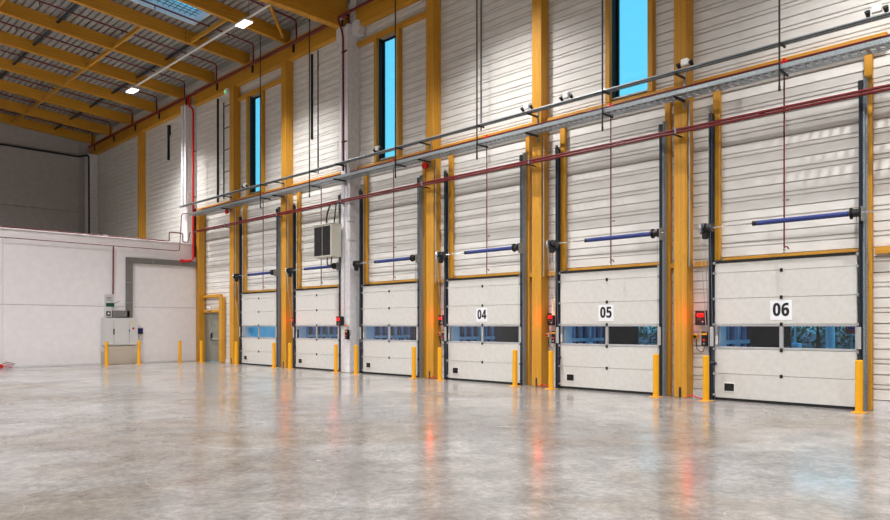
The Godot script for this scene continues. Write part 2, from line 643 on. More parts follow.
func make_dock_wall() -> void:
	var lower := thing("wall_right", "white ribbed metal cladding of the dock wall around the doors", "wall", Vector3.ZERO, "", "structure")
	var upper := thing("wall_right_upper", "white ribbed metal cladding high on the dock wall", "wall", Vector3.ZERO, "", "structure")
	var holes: Array[Rect2] = []
	for k in 6:
		holes.append(Rect2(door_x(k) + 0.04, -1, DOOR_W - 0.08, 4.08))
	holes.append(Rect2(SERVICE_X - 0.86, -1, 1.72, 3.28))
	for c in WINDOWS:
		holes.append(Rect2(c - WIN_W / 2, WIN_Y0, WIN_W, WIN_Y1 - WIN_Y0))
	part(lower, "backing", wall_cells(FAR_X - 0.3, RIGHT_X + 0.3, -0.25, 7.25, holes, -0.44, CLAD_Z - 0.035), M.grey_panel)
	part(upper, "backing", wall_cells(FAR_X - 0.3, RIGHT_X + 0.3, 7.25, 14.6, holes, -0.44, CLAD_Z - 0.035), M.grey_panel)
	# concrete kerb under the cladding
	var kerb := []
	for k in 6:
		kerb.append(Rect2(door_x(k) - 0.1, -1, DOOR_W + 0.2, 4))
	kerb.append(Rect2(SERVICE_X - 0.86, -1, 1.72, 3))
	part(lower, "kerb", wall_cells(BOX_X, RIGHT_X, 0.0, 0.19, kerb, CLAD_Z - 0.03, CLAD_Z + 0.03), M.concrete_white)
	var bays := [FAR_X, -39.0, -32.96, -28.74, -24.52, -20.3, -16.08, -11.86, -7.64, -3.42, 4.2, RIGHT_X]
	var gaps: Array[Rect2] = []
	for k in 6:
		gaps.append(Rect2(door_x(k) - 0.02, -1, DOOR_W + 0.04, 4.25))
	gaps.append(Rect2(SERVICE_X - 0.88, -1, 1.76, 3.25))
	for c in WINDOWS:
		gaps.append(Rect2(c - WIN_W / 2 - 0.02, 7.25, WIN_W + 0.04, 4.5))
	for row in 28:
		var y := 0.19 + 0.5 * row
		var cuts := []
		for g in gaps:
			if g.position.y < y + 0.25 and g.end.y > y + 0.25:
				cuts.append(g)
		for b in bays.size() - 1:
			if bays[b] < -33.0 and row < 10:
				continue
			var runs := [[bays[b], bays[b + 1]]]
			for g: Rect2 in cuts:
				var next := []
				for r in runs:
					if g.position.x >= r[1] or g.end.x <= r[0]:
						next.append(r)
						continue
					if g.position.x > r[0] + 0.03:
						next.append([r[0], g.position.x])
					if g.end.x < r[1] - 0.03:
						next.append([g.end.x, r[1]])
				runs = next
			for r in runs:
				part(lower if row < 14 else upper, "cladding_panel", tray_mesh(r[1] - r[0]), M.cladding, Vector3(r[0], y, CLAD_Z))


func make_other_walls() -> void:
	# white inner wall on the left with a room behind it
	var w := thing("wall_left", "white panelled inner wall of the low room at the left", "wall", Vector3.ZERO, "", "structure")
	var ys := [0.0, 2.52, BOX_TOP - 0.06]
	var zs := [-0.24, 8.1, 16.1, 24.1, FRONT_Z]
	for i in 2:
		for j in zs.size() - 1:
			part(w, "wall_panel", MB.new().bev(Vector3(BOX_X - 0.06, (ys[i] + ys[i + 1]) / 2, (zs[j] + zs[j + 1]) / 2), Vector3(0.12, ys[i + 1] - ys[i] - 0.014, zs[j + 1] - zs[j] - (0.012 if j > 0 else 0.0)), 0.008), M.white_panel)
	part(w, "core", MB.new().span(Vector3(BOX_X - 0.25, 0, -0.24), Vector3(BOX_X - 0.1, BOX_TOP - 0.06, FRONT_Z)), M.grey_panel)
	part(w, "coping", MB.new().bev(Vector3(BOX_X - 0.1, BOX_TOP - 0.03, FRONT_Z / 2 + 0.07), Vector3(0.36, 0.06, FRONT_Z - 0.14), 0.01), M.white_panel)
	part(w, "room_roof", MB.new().span(Vector3(FAR_X, BOX_TOP - 0.3, -0.24), Vector3(BOX_X - 0.25, BOX_TOP - 0.12, FRONT_Z)), M.grey_panel)
	solo("baseboard_left", MB.new().span(Vector3(BOX_X - 0.01, 0, -0.24), Vector3(BOX_X + 0.015, 0.07, FRONT_Z)), M.concrete_white, "low pale skirting along the white inner wall", "baseboard", Vector3.ZERO, "", "structure")
	# far gable wall above the room
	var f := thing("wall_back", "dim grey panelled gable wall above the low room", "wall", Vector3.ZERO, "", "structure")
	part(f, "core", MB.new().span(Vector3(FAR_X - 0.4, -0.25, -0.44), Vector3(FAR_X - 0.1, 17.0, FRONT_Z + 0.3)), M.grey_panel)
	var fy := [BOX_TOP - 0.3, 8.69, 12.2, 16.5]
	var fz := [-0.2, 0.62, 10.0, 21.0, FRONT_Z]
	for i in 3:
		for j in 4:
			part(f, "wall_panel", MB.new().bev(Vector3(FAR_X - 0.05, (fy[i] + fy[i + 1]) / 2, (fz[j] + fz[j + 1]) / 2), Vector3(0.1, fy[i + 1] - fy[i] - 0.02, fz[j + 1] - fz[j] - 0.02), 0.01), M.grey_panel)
	# walls behind the viewer that close the hall
	solo("wall_front", MB.new().span(Vector3(FAR_X - 0.4, -0.25, FRONT_Z), Vector3(RIGHT_X + 0.3, 17.0, FRONT_Z + 0.3)), M.grey_panel, "grey panelled wall opposite the dock doors", "wall", Vector3.ZERO, "", "structure")
	solo("wall_end", MB.new().span(Vector3(RIGHT_X, -0.25, -0.44), Vector3(RIGHT_X + 0.3, 17.0, FRONT_Z + 0.3)), M.grey_panel, "grey panelled end wall beyond the last dock door", "wall", Vector3.ZERO, "", "structure")


func make_roof() -> void:
	var c := thing("ceiling", "pale ribbed metal roof deck over the timber beams", "ceiling", Vector3.ZERO, "", "structure")
	# trapezoidal deck, ribs along x, one sheet strip for each three metres
	var pitch := 0.25
	var z := -0.44
	var strips := {}
	while z < FRONT_Z + 0.3:
		var prof := []
		for q in [[0.0, 0.0], [0.165, 0.0], [0.178, 0.085], [0.237, 0.085], [0.25, 0.0]]:
			prof.append(Vector2(beam_y(z + q[0]) + DECK + q[1], z + q[0]))
		var s := int((z + 0.44) / 3.08)
		if not strips.has(s):
			strips[s] = MB.new()
		var mb: MB = strips[s]
		if z + pitch > SKY_Z0 and z < SKY_Z1:
			mb.sweep_x(prof, FAR_X - 0.3, SKY_X0)
			mb.sweep_x(prof, SKY_X1, RIGHT_X + 0.3)
		else:
			mb.sweep_x(prof, FAR_X - 0.3, RIGHT_X + 0.3)
		z += pitch
	for s in strips:
		part(c, "deck_sheet", strips[s], M.deck)
	# insulation and roof skin above, open at the skylight
	var roof := MB.new()
	var tilt := Basis(Vector3.RIGHT, -atan(SLOPE))
	for r in [[FAR_X - 0.4, SKY_X0, -0.5, FRONT_Z + 0.3], [SKY_X1, RIGHT_X + 0.3, -0.5, FRONT_Z + 0.3], [SKY_X0, SKY_X1, -0.5, SKY_Z0], [SKY_X0, SKY_X1, SKY_Z1, FRONT_Z + 0.3]]:
		var zc: float = (r[2] + r[3]) / 2.0
		roof.box(Vector3((r[0] + r[1]) / 2.0, beam_y(zc) + DECK + 0.23, zc), Vector3(r[1] - r[0], 0.24, (r[3] - r[2]) * 1.0025), tilt)
	part(c, "roof_build_up", roof, M.grey_panel)

	# skylight
	var sk := thing("skylight", "blue roof skylight with a dark safety grid between the beams", "skylight", Vector3((SKY_X0 + SKY_X1) / 2, beam_y((SKY_Z0 + SKY_Z1) / 2) + DECK, (SKY_Z0 + SKY_Z1) / 2), "", "structure")
	sk.rotation.x = -atan(SLOPE)
	var hx := (SKY_X1 - SKY_X0) / 2
	var hz := (SKY_Z1 - SKY_Z0) / 2
	for sgn in [-1.0, 1.0]:
		part(sk, "upstand", MB.new().box(Vector3(sgn * hx, 0.22, 0), Vector3(0.05, 0.6, hz * 2 + 0.05)), M.white_plastic)
		part(sk, "upstand", MB.new().box(Vector3(0, 0.22, sgn * hz), Vector3(hx * 2, 0.6, 0.05)), M.white_plastic)
	part(sk, "pane", MB.new().box(Vector3(0, 0.5, 0), Vector3(hx * 2, 0.012, hz * 2)), M.glass)
	for i in 5:
		part(sk, "grid_bar", MB.new().box(Vector3(-hx + (i + 1) * hx / 3.0, 0.2, 0), Vector3(0.018, 0.018, hz * 2)), M.dark_rod)
	for i in 17:
		part(sk, "grid_bar", MB.new().box(Vector3(0, 0.215, -hz + (i + 1) * hz / 9.0), Vector3(hx * 2, 0.014, 0.018)), M.dark_rod)


const ORD := ["first", "second", "third", "fourth", "fifth", "sixth", "seventh", "eighth", "ninth", "tenth", "eleventh", "twelfth"]

func beam_x(i: int) -> float:
	return -24.6 - 3.2 * i

func make_beams() -> void:
	var tilt := Basis(Vector3.RIGHT, -atan(SLOPE))
	var len := FRONT_Z + 0.2
	for i in range(-4, 8):
		if i == -1:
			continue
		var x := beam_x(i)
		if i == 7:
			x = FAR_X + 0.16
		var l: String
		if i >= 0:
			l = "brown timber roof beam, " + ORD[i] + " beyond the deep girder on the white column"
			if i == 7:
				l = "brown timber roof beam lying against the far gable wall"
		else:
			l = "brown timber roof beam, " + ORD[-2 - i] + " on the near side of the deep girder"
		solo("roof_beam", MB.new().bev(Vector3(0, 0.26 + SLOPE * len / 2, len / 2), Vector3(0.18, 0.52, len * 1.0024), 0.012, tilt), M.wood_lying, l, "beam", Vector3(x, BEAM_Y, -0.2), "roof beams")
	var g := solo("roof_girder", MB.new().bev(Vector3(0, 0.75, FRONT_Z / 2), Vector3(0.30, 1.5, FRONT_Z), 0.015), M.wood_lying, "deep brown timber girder resting on the white concrete column", "girder", Vector3(-20.6, 12.36, 0.0))
	g.name = "roof_girder"
	# edge beam along the dock wall, one length on each side of the white column
	for r in [[FAR_X, -33.35, "far timber edge beam above the low room along the dock wall"], [-32.6, -20.62, "timber edge beam under the red main pipe, left of white column"], [-19.95, -7.7, "timber edge beam right of the white column at the top"], [-7.6, RIGHT_X, "timber edge beam above the door numbered six"]]:
		solo("edge_beam", MB.new().bev(Vector3((r[1] - r[0]) / 2, 0.36, 0), Vector3(r[1] - r[0], 0.72, 0.24), 0.012), M.wood_lying, r[2], "beam", Vector3(r[0], 12.27, -0.09), "edge beams")
	# short struts between the beams
	for row in [[4.35, "middle"], [8.6, "rear"]]:
		for i in 7:
			var z: float = row[0]
			var x0 := beam_x(i + 1) + 0.09
			var x1 := beam_x(i) - 0.09
			if i == 6:
				x0 = FAR_X + 0.25
			if i == 0 and z < 6.0:
				z = 2.45
			solo("beam_strut", MB.new().bev(Vector3((x1 - x0) / 2, 0, 0), Vector3(x1 - x0, 0.16, 0.09), 0.008), M.wood_lying, "short light timber strut of the %s row between the %s and %s roof beam" % [row[1], ORD[i], ORD[i + 1]], "strut", Vector3(x0, beam_y(z) + 0.12, z), "roof struts")
	var br := Vector3(-24.35, 13.15, 0.25)
	var be := Vector3(-20.76, 13.32, 3.5)
	var d := (be - br)
	var bb := Basis.looking_at(d.normalized(), Vector3.UP)
	solo("diagonal_brace", MB.new().bev(d / 2, Vector3(0.10, 0.14, d.length()), 0.008, bb), M.wood_lying, "diagonal timber roof brace beside the deep girder", "brace", br)
	# dark steel tie bars across the beams, seen in the gaps
	for row in [[2.1, "dark steel tie bar across the beams beside the lamp rail"], [6.5, "dark steel tie bar across the beams at the upper left"]]:
		var t := thing("tie_bar", row[1], "tie bar", Vector3(0, beam_y(row[0]) + 0.34, row[0]), "roof tie bars")
		for i in 7:
			var x0: float = (beam_x(i + 1) if i < 6 else FAR_X + 0.16) + 0.09
			var x1 := beam_x(i) - 0.09
			if i == 0 and row[0] > SKY_Z0 - 0.1:
				x0 = SKY_X1 + 0.05
			part(t, "bar", MB.new().box(Vector3((x0 + x1) / 2, 0, 0), Vector3(x1 - x0, 0.05, 0.10)), M.dark_steel)


# ---------------------------------------------------------------- columns and studs
func make_columns() -> void:
	var cols := [
		[-3.12, "timber column at the right of the dock door numbered six", 0.32],
		[-7.70, "yellow timber column between the doors numbered five and six", 0.32],
		[-11.86, "yellow timber column between the doors numbered four and five", 0.32],
		[-16.08, "yellow timber column left of the door numbered four", 0.34],
		[-24.52, "yellow timber column between the two leftmost dock doors", 0.34],
		[-28.74, "yellow timber column between the grey service door and leftmost dock door", 0.36],
		[-39.0, "slim brown timber column in the dark bay above the low room", 0.26],
	]
	for c in cols:
		var y0 := 0.0 if c[0] > -33 else BOX_TOP - 0.12
		var t := thing("timber_column", c[1], "column", Vector3(c[0], y0, 0), "timber columns")
		part(t, "shaft", MB.new().bev(Vector3(0, (12.27 - y0) / 2, -0.06), Vector3(c[2], 12.27 - y0, 0.34), 0.012), M.wood_upright)
		if y0 == 0.0:
			part(t, "foot_plate", MB.new().box(Vector3(0, 0.12, 0.115), Vector3(0.05, 0.24, 0.012)), M.dark_steel)
			# grey conduit on the side facing the next door
			part(t, "conduit", MB.new().pipe([Vector3(c[2] / 2 + 0.025, 3.0, 0.03), Vector3(c[2] / 2 + 0.025, 6.85, 0.03)], 0.018, 8), M.aluminium)
	# white concrete columns
	for c in [[-20.3, 0.0, "white concrete column with corbel carrying the deep timber girder"], [-33.1, BOX_TOP - 0.1, "far white concrete column beside the red riser pipe"]]:
		var y0: float = c[1]
		var t := thing("concrete_column", c[2], "column", Vector3(c[0], y0, 0), "white concrete columns")
		var top := 12.36 - y0
		part(t, "shaft", MB.new().bev(Vector3(0, (top + (0.0 if y0 > 1 else 0.0)) / 2, -0.005), Vector3(0.52, top, 0.47), 0.02), M.concrete_white)
		part(t, "pilaster", MB.new().bev(Vector3(-0.18, (7.4 + 12.36) / 2 - y0, 0.27), Vector3(0.16, 4.96, 0.08), 0.015), M.concrete_white)
		part(t, "pilaster", MB.new().bev(Vector3(0.20, (7.4 + 12.36) / 2 - y0, 0.27), Vector3(0.12, 4.96, 0.08), 0.015), M.concrete_white)
		if y0 == 0.0:
			part(t, "corbel", MB.new().bev(Vector3(-0.33, 12.06, 0.05), Vector3(0.24, 0.55, 0.5), 0.02), M.concrete_white)
			part(t, "corbel", MB.new().bev(Vector3(0.42, 12.2, -0.05), Vector3(0.36, 0.5, 0.36), 0.02), M.concrete_white)
			part(t, "head", MB.new().bev(Vector3(0.12, 13.2, -0.12), Vector3(0.34, 2.6, 0.22), 0.02), M.concrete_white)
			part(t, "corbel_ledge", MB.new().bev(Vector3(-0.30, 11.70, 0.05), Vector3(0.14, 0.2, 0.3), 0.02), M.concrete_white)
			for yy in [4.7, 5.35, 6.0]:
				part(t, "cable_clip", MB.new().box(Vector3(0.27, yy, 0.18), Vector3(0.02, 0.03, 0.3)), M.aluminium)
			part(t, "cable", MB.new().pipe([Vector3(0.16, 6.9, 0.25), Vector3(0.10, 5.6, 0.26), Vector3(0.28, 4.3, 0.26), Vector3(0.24, 3.9, 0.25)], 0.012, 6, 0.4), M.white_plastic)
			part(t, "cable", MB.new().pipe([Vector3(-0.05, 6.9, 0.25), Vector3(0.0, 5.3, 0.25), Vector3(-0.02, 2.1, 0.25)], 0.01, 6, 0.4), M.aluminium)
	var cc := thing("concrete_column", "dim white concrete column in the far corner above the low room", "column", Vector3(-46.3, BOX_TOP - 0.12, 0), "white concrete columns")
	part(cc, "shaft", MB.new().bev(Vector3(0, 3.4, 0.09), Vector3(0.6, 6.8, 0.62), 0.02), M.concrete_white)
	# studs either side of each dock door, rails between the columns
	for k in 6:
		var x := door_x(k)
		var who: String = door_words(k)
		for s in [[x - 0.02, "left", 0.16], [x + DOOR_W + 0.16, "right", 0.14]]:
			if k == 4 and s[1] == "right":
				continue
			var y0 := 3.14 if s[1] == "left" else 0.0
			solo("timber_stud", MB.new().bev(Vector3(0, (7.16 - y0) / 2, 0), Vector3(s[2], 7.16 - y0, 0.10), 0.008), M.wood_upright, "slim timber stud at the %s edge of %s" % [s[1], who], "stud", Vector3(s[0], y0, CLAD_Z + 0.085), "timber studs")
		solo("timber_lintel", MB.new().bev(Vector3(DOOR_W / 2 + 0.04, 0.04, 0), Vector3(DOOR_W - 0.12, 0.07, 0.05), 0.008), M.wood_lying, "timber lintel behind the top edge of %s" % who, "lintel", Vector3(x, 3.115, CLAD_Z + 0.03), "timber lintels")
	var xs := [-33.0, -28.74, -24.52, -20.3, -16.08, -11.86, -7.64, -3.42, RIGHT_X]
	for i in xs.size() - 1:
		var a: float = xs[i] + (0.26 if xs[i] == -20.3 else 0.17)
		var b: float = xs[i + 1] - (0.26 if xs[i + 1] == -20.3 else 0.17)
		if i == 0:
			a = -32.5
		var where: String = ["service door", "leftmost dock door", "second dock door from the left", "third dock door from the left", "door numbered four", "door numbered five", "door numbered six", "wall right of door numbered six"][i]
		solo("timber_rail", MB.new().bev(Vector3((b - a) / 2, 0, 0), Vector3(b - a, 0.15, 0.15), 0.008), M.wood_lying, "long timber rail high on the wall over the " + where, "rail", Vector3(a, 7.24, CLAD_Z + 0.08), "timber wall rails")
	for k in 6:
		var x := door_x(k)
		var col: float = x - 0.72
		if k != 3:
			solo("timber_nogging", MB.new().bev(Vector3.ZERO, Vector3(0.40, 0.12, 0.12), 0.008), M.wood_lying, "short timber nogging left of " + door_words(k), "nogging", Vector3(x - 0.33, 3.08, CLAD_Z + 0.07), "timber noggings")
		if k > 0 and k != 4:
			solo("timber_nogging", MB.new().bev(Vector3.ZERO, Vector3(0.26, 0.12, 0.12), 0.008), M.wood_lying, "short timber nogging right of " + door_words(k), "nogging", Vector3(x + DOOR_W + 0.36, 3.08, CLAD_Z + 0.07), "timber noggings")
	solo("timber_nogging", MB.new().bev(Vector3(4, 0, 0), Vector3(8.0, 0.14, 0.12), 0.008), M.wood_lying, "long timber rail on the cladding right of the door numbered six", "nogging", Vector3(-3.8, 3.12, CLAD_Z + 0.07), "timber noggings")


func door_words(k: int) -> String:
	return ["the door numbered six", "the door numbered five", "the door numbered four", "the unnumbered door beside white column", "the door left of white column", "the leftmost dock door"][k]


# ---------------------------------------------------------------- tall windows
func make_windows() -> void:
	var words := ["tall window between the columns above the door numbered five", "tall window right of the white concrete column", "tall window above the leftmost dock door"]
	for i in 3:
		var c: float = WINDOWS[i]
		var t := thing("window_%d" % (i + 1), words[i] + ", bright with sky", "window", Vector3(c, WIN_Y0, 0), "", "structure")
		var h := WIN_Y1 - WIN_Y0
		for s in [-1.0, 1.0]:
			part(t, "post", MB.new().bev(Vector3(s * (WIN_W / 2 + 0.06), h / 2, CLAD_Z + 0.08), Vector3(0.13, h + 0.2, 0.18), 0.008), M.wood_upright)
			part(t, "reveal", MB.new().box(Vector3(s * (WIN_W / 2 - 0.012), h / 2, -0.32), Vector3(0.024, h, 0.25)), M.frame_black if s < 0 else M.aluminium)  # left reveal is black, the right one pale
			part(t, "frame", MB.new().box(Vector3(s * (WIN_W / 2 - 0.05), h / 2, -0.40), Vector3(0.055, h - 0.05, 0.06)), M.frame_black)
		for yy in [0.04, h - 0.04]:
			part(t, "frame", MB.new().box(Vector3(0, yy, -0.40), Vector3(WIN_W - 0.06, 0.055, 0.06)), M.frame_black)
		part(t, "sill", MB.new().box(Vector3(0, -0.0, -0.31), Vector3(WIN_W, 0.03, 0.24)), M.aluminium)
		part(t, "pane", MB.new().box(Vector3(0, h / 2, -0.40), Vector3(WIN_W - 0.14, h - 0.12, 0.012)), M.glass)
		# header rail across the bay
		var cols := [-28.74, -24.52, -20.3, -16.08, -11.86, -7.64]
		var a := 0.0
		var b := 0.0
		for j in cols.size() - 1:
			if cols[j] < c and cols[j + 1] > c:
				a = cols[j] + 0.17
				b = cols[j + 1] - 0.17
				if cols[j] == -20.3:
					a += 0.1
		part(t, "header", MB.new().bev(Vector3((a + b) / 2 - c, h + 0.09, CLAD_Z + 0.08), Vector3(b - a, 0.15, 0.16), 0.008), M.wood_lying)


# ---------------------------------------------------------------- sectional dock doors
func text_mesh(s: String, px: int, depth: float) -> TextMesh:
	var f := SystemFont.new()
	f.font_names = PackedStringArray(["Droid Sans"])
	f.font_weight = 700
	var bold := FontVariation.new()
	bold.base_font = f
	bold.variation_embolden = 0.45
	var t := TextMesh.new()
	t.font = bold
	t.text = s
	t.font_size = px
	t.pixel_size = 0.01
	t.depth = depth
	return t


func make_doors() -> void:
	var seams := [0.055, 0.59, 1.14, 1.69, 2.26, 2.83, 3.06]
	for k in 6:
		var x := door_x(k)
		var n := 6 - k
		var l: String = ["cream sectional dock door with the number 06", "cream sectional dock door with the number 05", "cream sectional dock door with the number 04", "cream sectional dock door right of the white column, no number", "cream sectional dock door left of the white column", "leftmost cream sectional dock door with pale blue windows"][k]
		var t := thing("door_%d" % n, l, "dock door", Vector3(x, 0, 0), "dock doors", "structure")
		var w := DOOR_W
		for i in 6:
			var y0: float = seams[i]
			var y1: float = seams[i + 1]
			if i != 2:
				part(t, "door_section", MB.new().bev(Vector3(w / 2, (y0 + y1) / 2, -0.02), Vector3(w, y1 - y0 - 0.008, 0.045), 0.006), M.door_skin)
				continue
			# glazed section: rails, stiles, mullion, two panes
			var f := part(t, "window_section", MB.new().bev(Vector3(w / 2, y0 + 0.03, -0.02), Vector3(w, 0.052, 0.045), 0.006).bev(Vector3(w / 2, y1 - 0.025, -0.02), Vector3(w, 0.042, 0.045), 0.006).bev(Vector3(0.02, (y0 + y1) / 2, -0.02), Vector3(0.04, y1 - y0 - 0.1, 0.044), 0.006).bev(Vector3(w - 0.02, (y0 + y1) / 2, -0.02), Vector3(0.04, y1 - y0 - 0.1, 0.044), 0.006), M.aluminium)
			for ex in [-0.045, w + 0.045]:
				part(f, "end_plate", MB.new().bev(Vector3(ex, (y0 + y1) / 2, 0.078), Vector3(0.085, y1 - y0 - 0.12, 0.012), 0.003), M.aluminium)
			part(f, "mullion", MB.new().bev(Vector3(w / 2, (y0 + y1) / 2, -0.012), Vector3(0.075, y1 - y0 - 0.1, 0.06), 0.008), M.aluminium)
			for s in 2:
				part(f, "pane", MB.new().box(Vector3(0.04 + (w - 0.08) * (0.25 + 0.5 * s), (y0 + y1) / 2, -0.03), Vector3((w - 0.08) / 2 - 0.02, y1 - y0 - 0.1, 0.012)), M.glass)
		for s in [0.05, w - 0.05]:
			part(t, "reveal_lining", MB.new().box(Vector3(s, 1.54, -0.28), Vector3(0.02, 3.06, 0.34)), M.dock_frame)
		for i in range(1, 6):
			part(t, "joint_tongue", MB.new().box(Vector3(w / 2, seams[i], -0.036), Vector3(w, 0.03, 0.012)), M.door_skin)
		part(t, "bottom_seal", MB.new().box(Vector3(w / 2, 0.028, -0.02), Vector3(w, 0.056, 0.05)), M.black_rubber)
		part(t, "top_seal", MB.new().box(Vector3(w / 2, 3.085, -0.05), Vector3(w + 0.1, 0.05, 0.16)), M.black_rubber)
		for i in range(1, 6):
			var y: float = seams[i]
			part(t, "hinge", MB.new().bev(Vector3(w / 2, y, 0.013), Vector3(0.055, 0.075, 0.03), 0.006), M.black_plastic)
		for s in [0, 1]:
			for i in 7:
				var y: float = seams[i] if i else 0.12
				var hx := -0.02 if s == 0 else w + 0.02
				part(t, "roller_bracket", MB.new().bev(Vector3(hx, y, 0.02), Vector3(0.08, 0.06, 0.045), 0.006), M.chrome)
			# vertical lift track: channel with slotted lining and an angle
			var bx := -0.075 if s == 0 else w + 0.075
			var d := -1.0 if s == 0 else 1.0
			var tr := part(t, "track", MB.new().box(Vector3(bx - d * 0.015, 3.2, -0.02), Vector3(0.07, 6.4, 0.02)).box(Vector3(bx + d * 0.03, 3.2, 0.02), Vector3(0.014, 6.4, 0.10)).box(Vector3(bx - d * 0.02, 3.2, 0.06), Vector3(0.03, 6.4, 0.012)), M.dark_steel)
			part(tr, "angle_post", MB.new().box(Vector3(bx + d * 0.05, 3.25, 0.0), Vector3(0.025, 6.5, 0.10)).box(Vector3(bx + d * 0.075, 3.25, -0.045), Vector3(0.04, 6.5, 0.012)), M.galvanised)
			part(tr, "top_block", MB.new().bev(Vector3(bx, 6.33, 0.05), Vector3(0.09, 0.2, 0.08), 0.01), M.black_plastic)
		# balance shaft, spring, drums
		var sy := 3.84
		var sz := 0.2
		var xe := 0.32 if k == 0 else 0.2
		part(t, "shaft", MB.new().pipe([Vector3(-0.22, sy, sz), Vector3(w + xe, sy, sz)], 0.016, 10), M.chrome)
		var sp := MB.new()
		sp.pipe([Vector3(1.0, sy, sz), Vector3(w - 0.1, sy, sz)], 0.05, 14)
		for i in 40:
			var xx := 1.0 + (w - 1.1) * (i + 0.5) / 40.0
			sp.lathe(Vector3(xx, sy, sz), [Vector2(0.05, -0.013), Vector2(0.056, 0.0), Vector2(0.05, 0.013)], 12, Basis(Vector3(0, 0, 1), PI / 2))
		part(t, "spring", sp, M.blue_spring, Vector3.ZERO, "blue torsion spring")
		part(t, "spring_cone", MB.new().lathe(Vector3(0.96, sy, sz), [Vector2(0, -0.05), Vector2(0.045, -0.05), Vector2(0.055, 0.05), Vector2(0, 0.05)], 12, Basis(Vector3(0, 0, 1), PI / 2)), M.black_plastic)
		for s in [0, 1]:
			var bx := -0.06 if s == 0 else w + 0.02
			var dr := MB.new().lathe(Vector3(bx, sy, sz), [Vector2(0, -0.09), Vector2(0.105, -0.09), Vector2(0.105, -0.07), Vector2(0.08, -0.06), Vector2(0.08, 0.05), Vector2(0.115, 0.06), Vector2(0.115, 0.085), Vector2(0, 0.085)], 16, Basis(Vector3(0, 0, 1), PI / 2))
			part(t, "cable_drum", dr, M.black_plastic)
			part(t, "bearing_plate", MB.new().bev(Vector3(bx + (-0.10 if s == 0 else 0.11), sy - 0.02, 0.12), Vector3(0.02, 0.28, 0.24), 0.006), M.galvanised)
			part(t, "lift_cable", MB.new().pipe([Vector3(bx, sy, sz - 0.08), Vector3(0.0 if s == 0 else w, 0.2, 0.06)], 0.003, 5), M.chrome)
		# hand chain hoist left of the track
		part(t, "chain_wheel", MB.new().lathe(Vector3(-0.21, sy, sz), [Vector2(0, -0.03), Vector2(0.13, -0.03), Vector2(0.10, 0.0), Vector2(0.13, 0.03), Vector2(0, 0.03)], 18, Basis(Vector3(0, 0, 1), PI / 2)), M.chrome)
		part(t, "gearbox", MB.new().bev(Vector3(-0.15, sy - 0.16, sz - 0.02), Vector3(0.10, 0.16, 0.14), 0.02), M.black_plastic)
		if k != 3:
			var yb := 2.05 if k == 1 else 1.5
			part(t, "hand_chain", MB.new().pipe([Vector3(-0.22, sy - 0.05, sz + 0.1), Vector3(-0.18, yb, 0.05)], 0.008, 6).pipe([Vector3(-0.2, sy - 0.05, sz - 0.1), Vector3(-0.16, yb, -0.02)], 0.008, 6), M.aluminium)
		if k == 1:
			part(t, "chain_bag", MB.new().bev(Vector3(-0.2, 2.16, -0.0), Vector3(0.13, 0.44, 0.10), 0.02), M.cream_plastic)
		# pass-through flap, sensor
		var fl := part(t, "handle_recess", MB.new().bev(Vector3(0.32, 0.30, 0.004), Vector3(0.25, 0.20, 0.015), 0.004), M.white_plastic)
		part(fl, "recess_pan", MB.new().box(Vector3(0.32, 0.30, 0.009), Vector3(0.215, 0.165, 0.012)), M.black_plastic)
		part(fl, "grip", MB.new().bev(Vector3(0.32, 0.27, 0.02), Vector3(0.12, 0.05, 0.02), 0.006), M.dark_rod)
		var se := part(t, "sensor", MB.new().bev(Vector3(-0.02, 0.82, 0.06), Vector3(0.13, 0.07, 0.07), 0.012), M.black_plastic)
		part(se, "lens", MB.new().lathe(Vector3(0.02, 0.82, 0.095), [Vector2(0.024, 0), Vector2(0.018, 0.012), Vector2(0, 0.016)], 12, Basis(Vector3.RIGHT, PI / 2)), M.blue_lens)
		part(t, "side_tag", MB.new().box(Vector3(0.035, 1.34, 0.006), Vector3(0.05, 0.2, 0.004)), M.white_plastic)
		if k < 3:
			var px := 1.42 if k == 0 else 1.40
			var pl := part(t, "number_plate", MB.new().bev(Vector3(px, 1.985, 0.006), Vector3(0.44, 0.41, 0.008), 0.002), M.plate_white)
			var tm := text_mesh("0%d" % n, 34, 0.004)
			var dg := part(pl, "digits", tm, M.print_black, Vector3(px, 1.985, 0.012))
			dg.scale = Vector3(0.92, 1.08, 1.0)


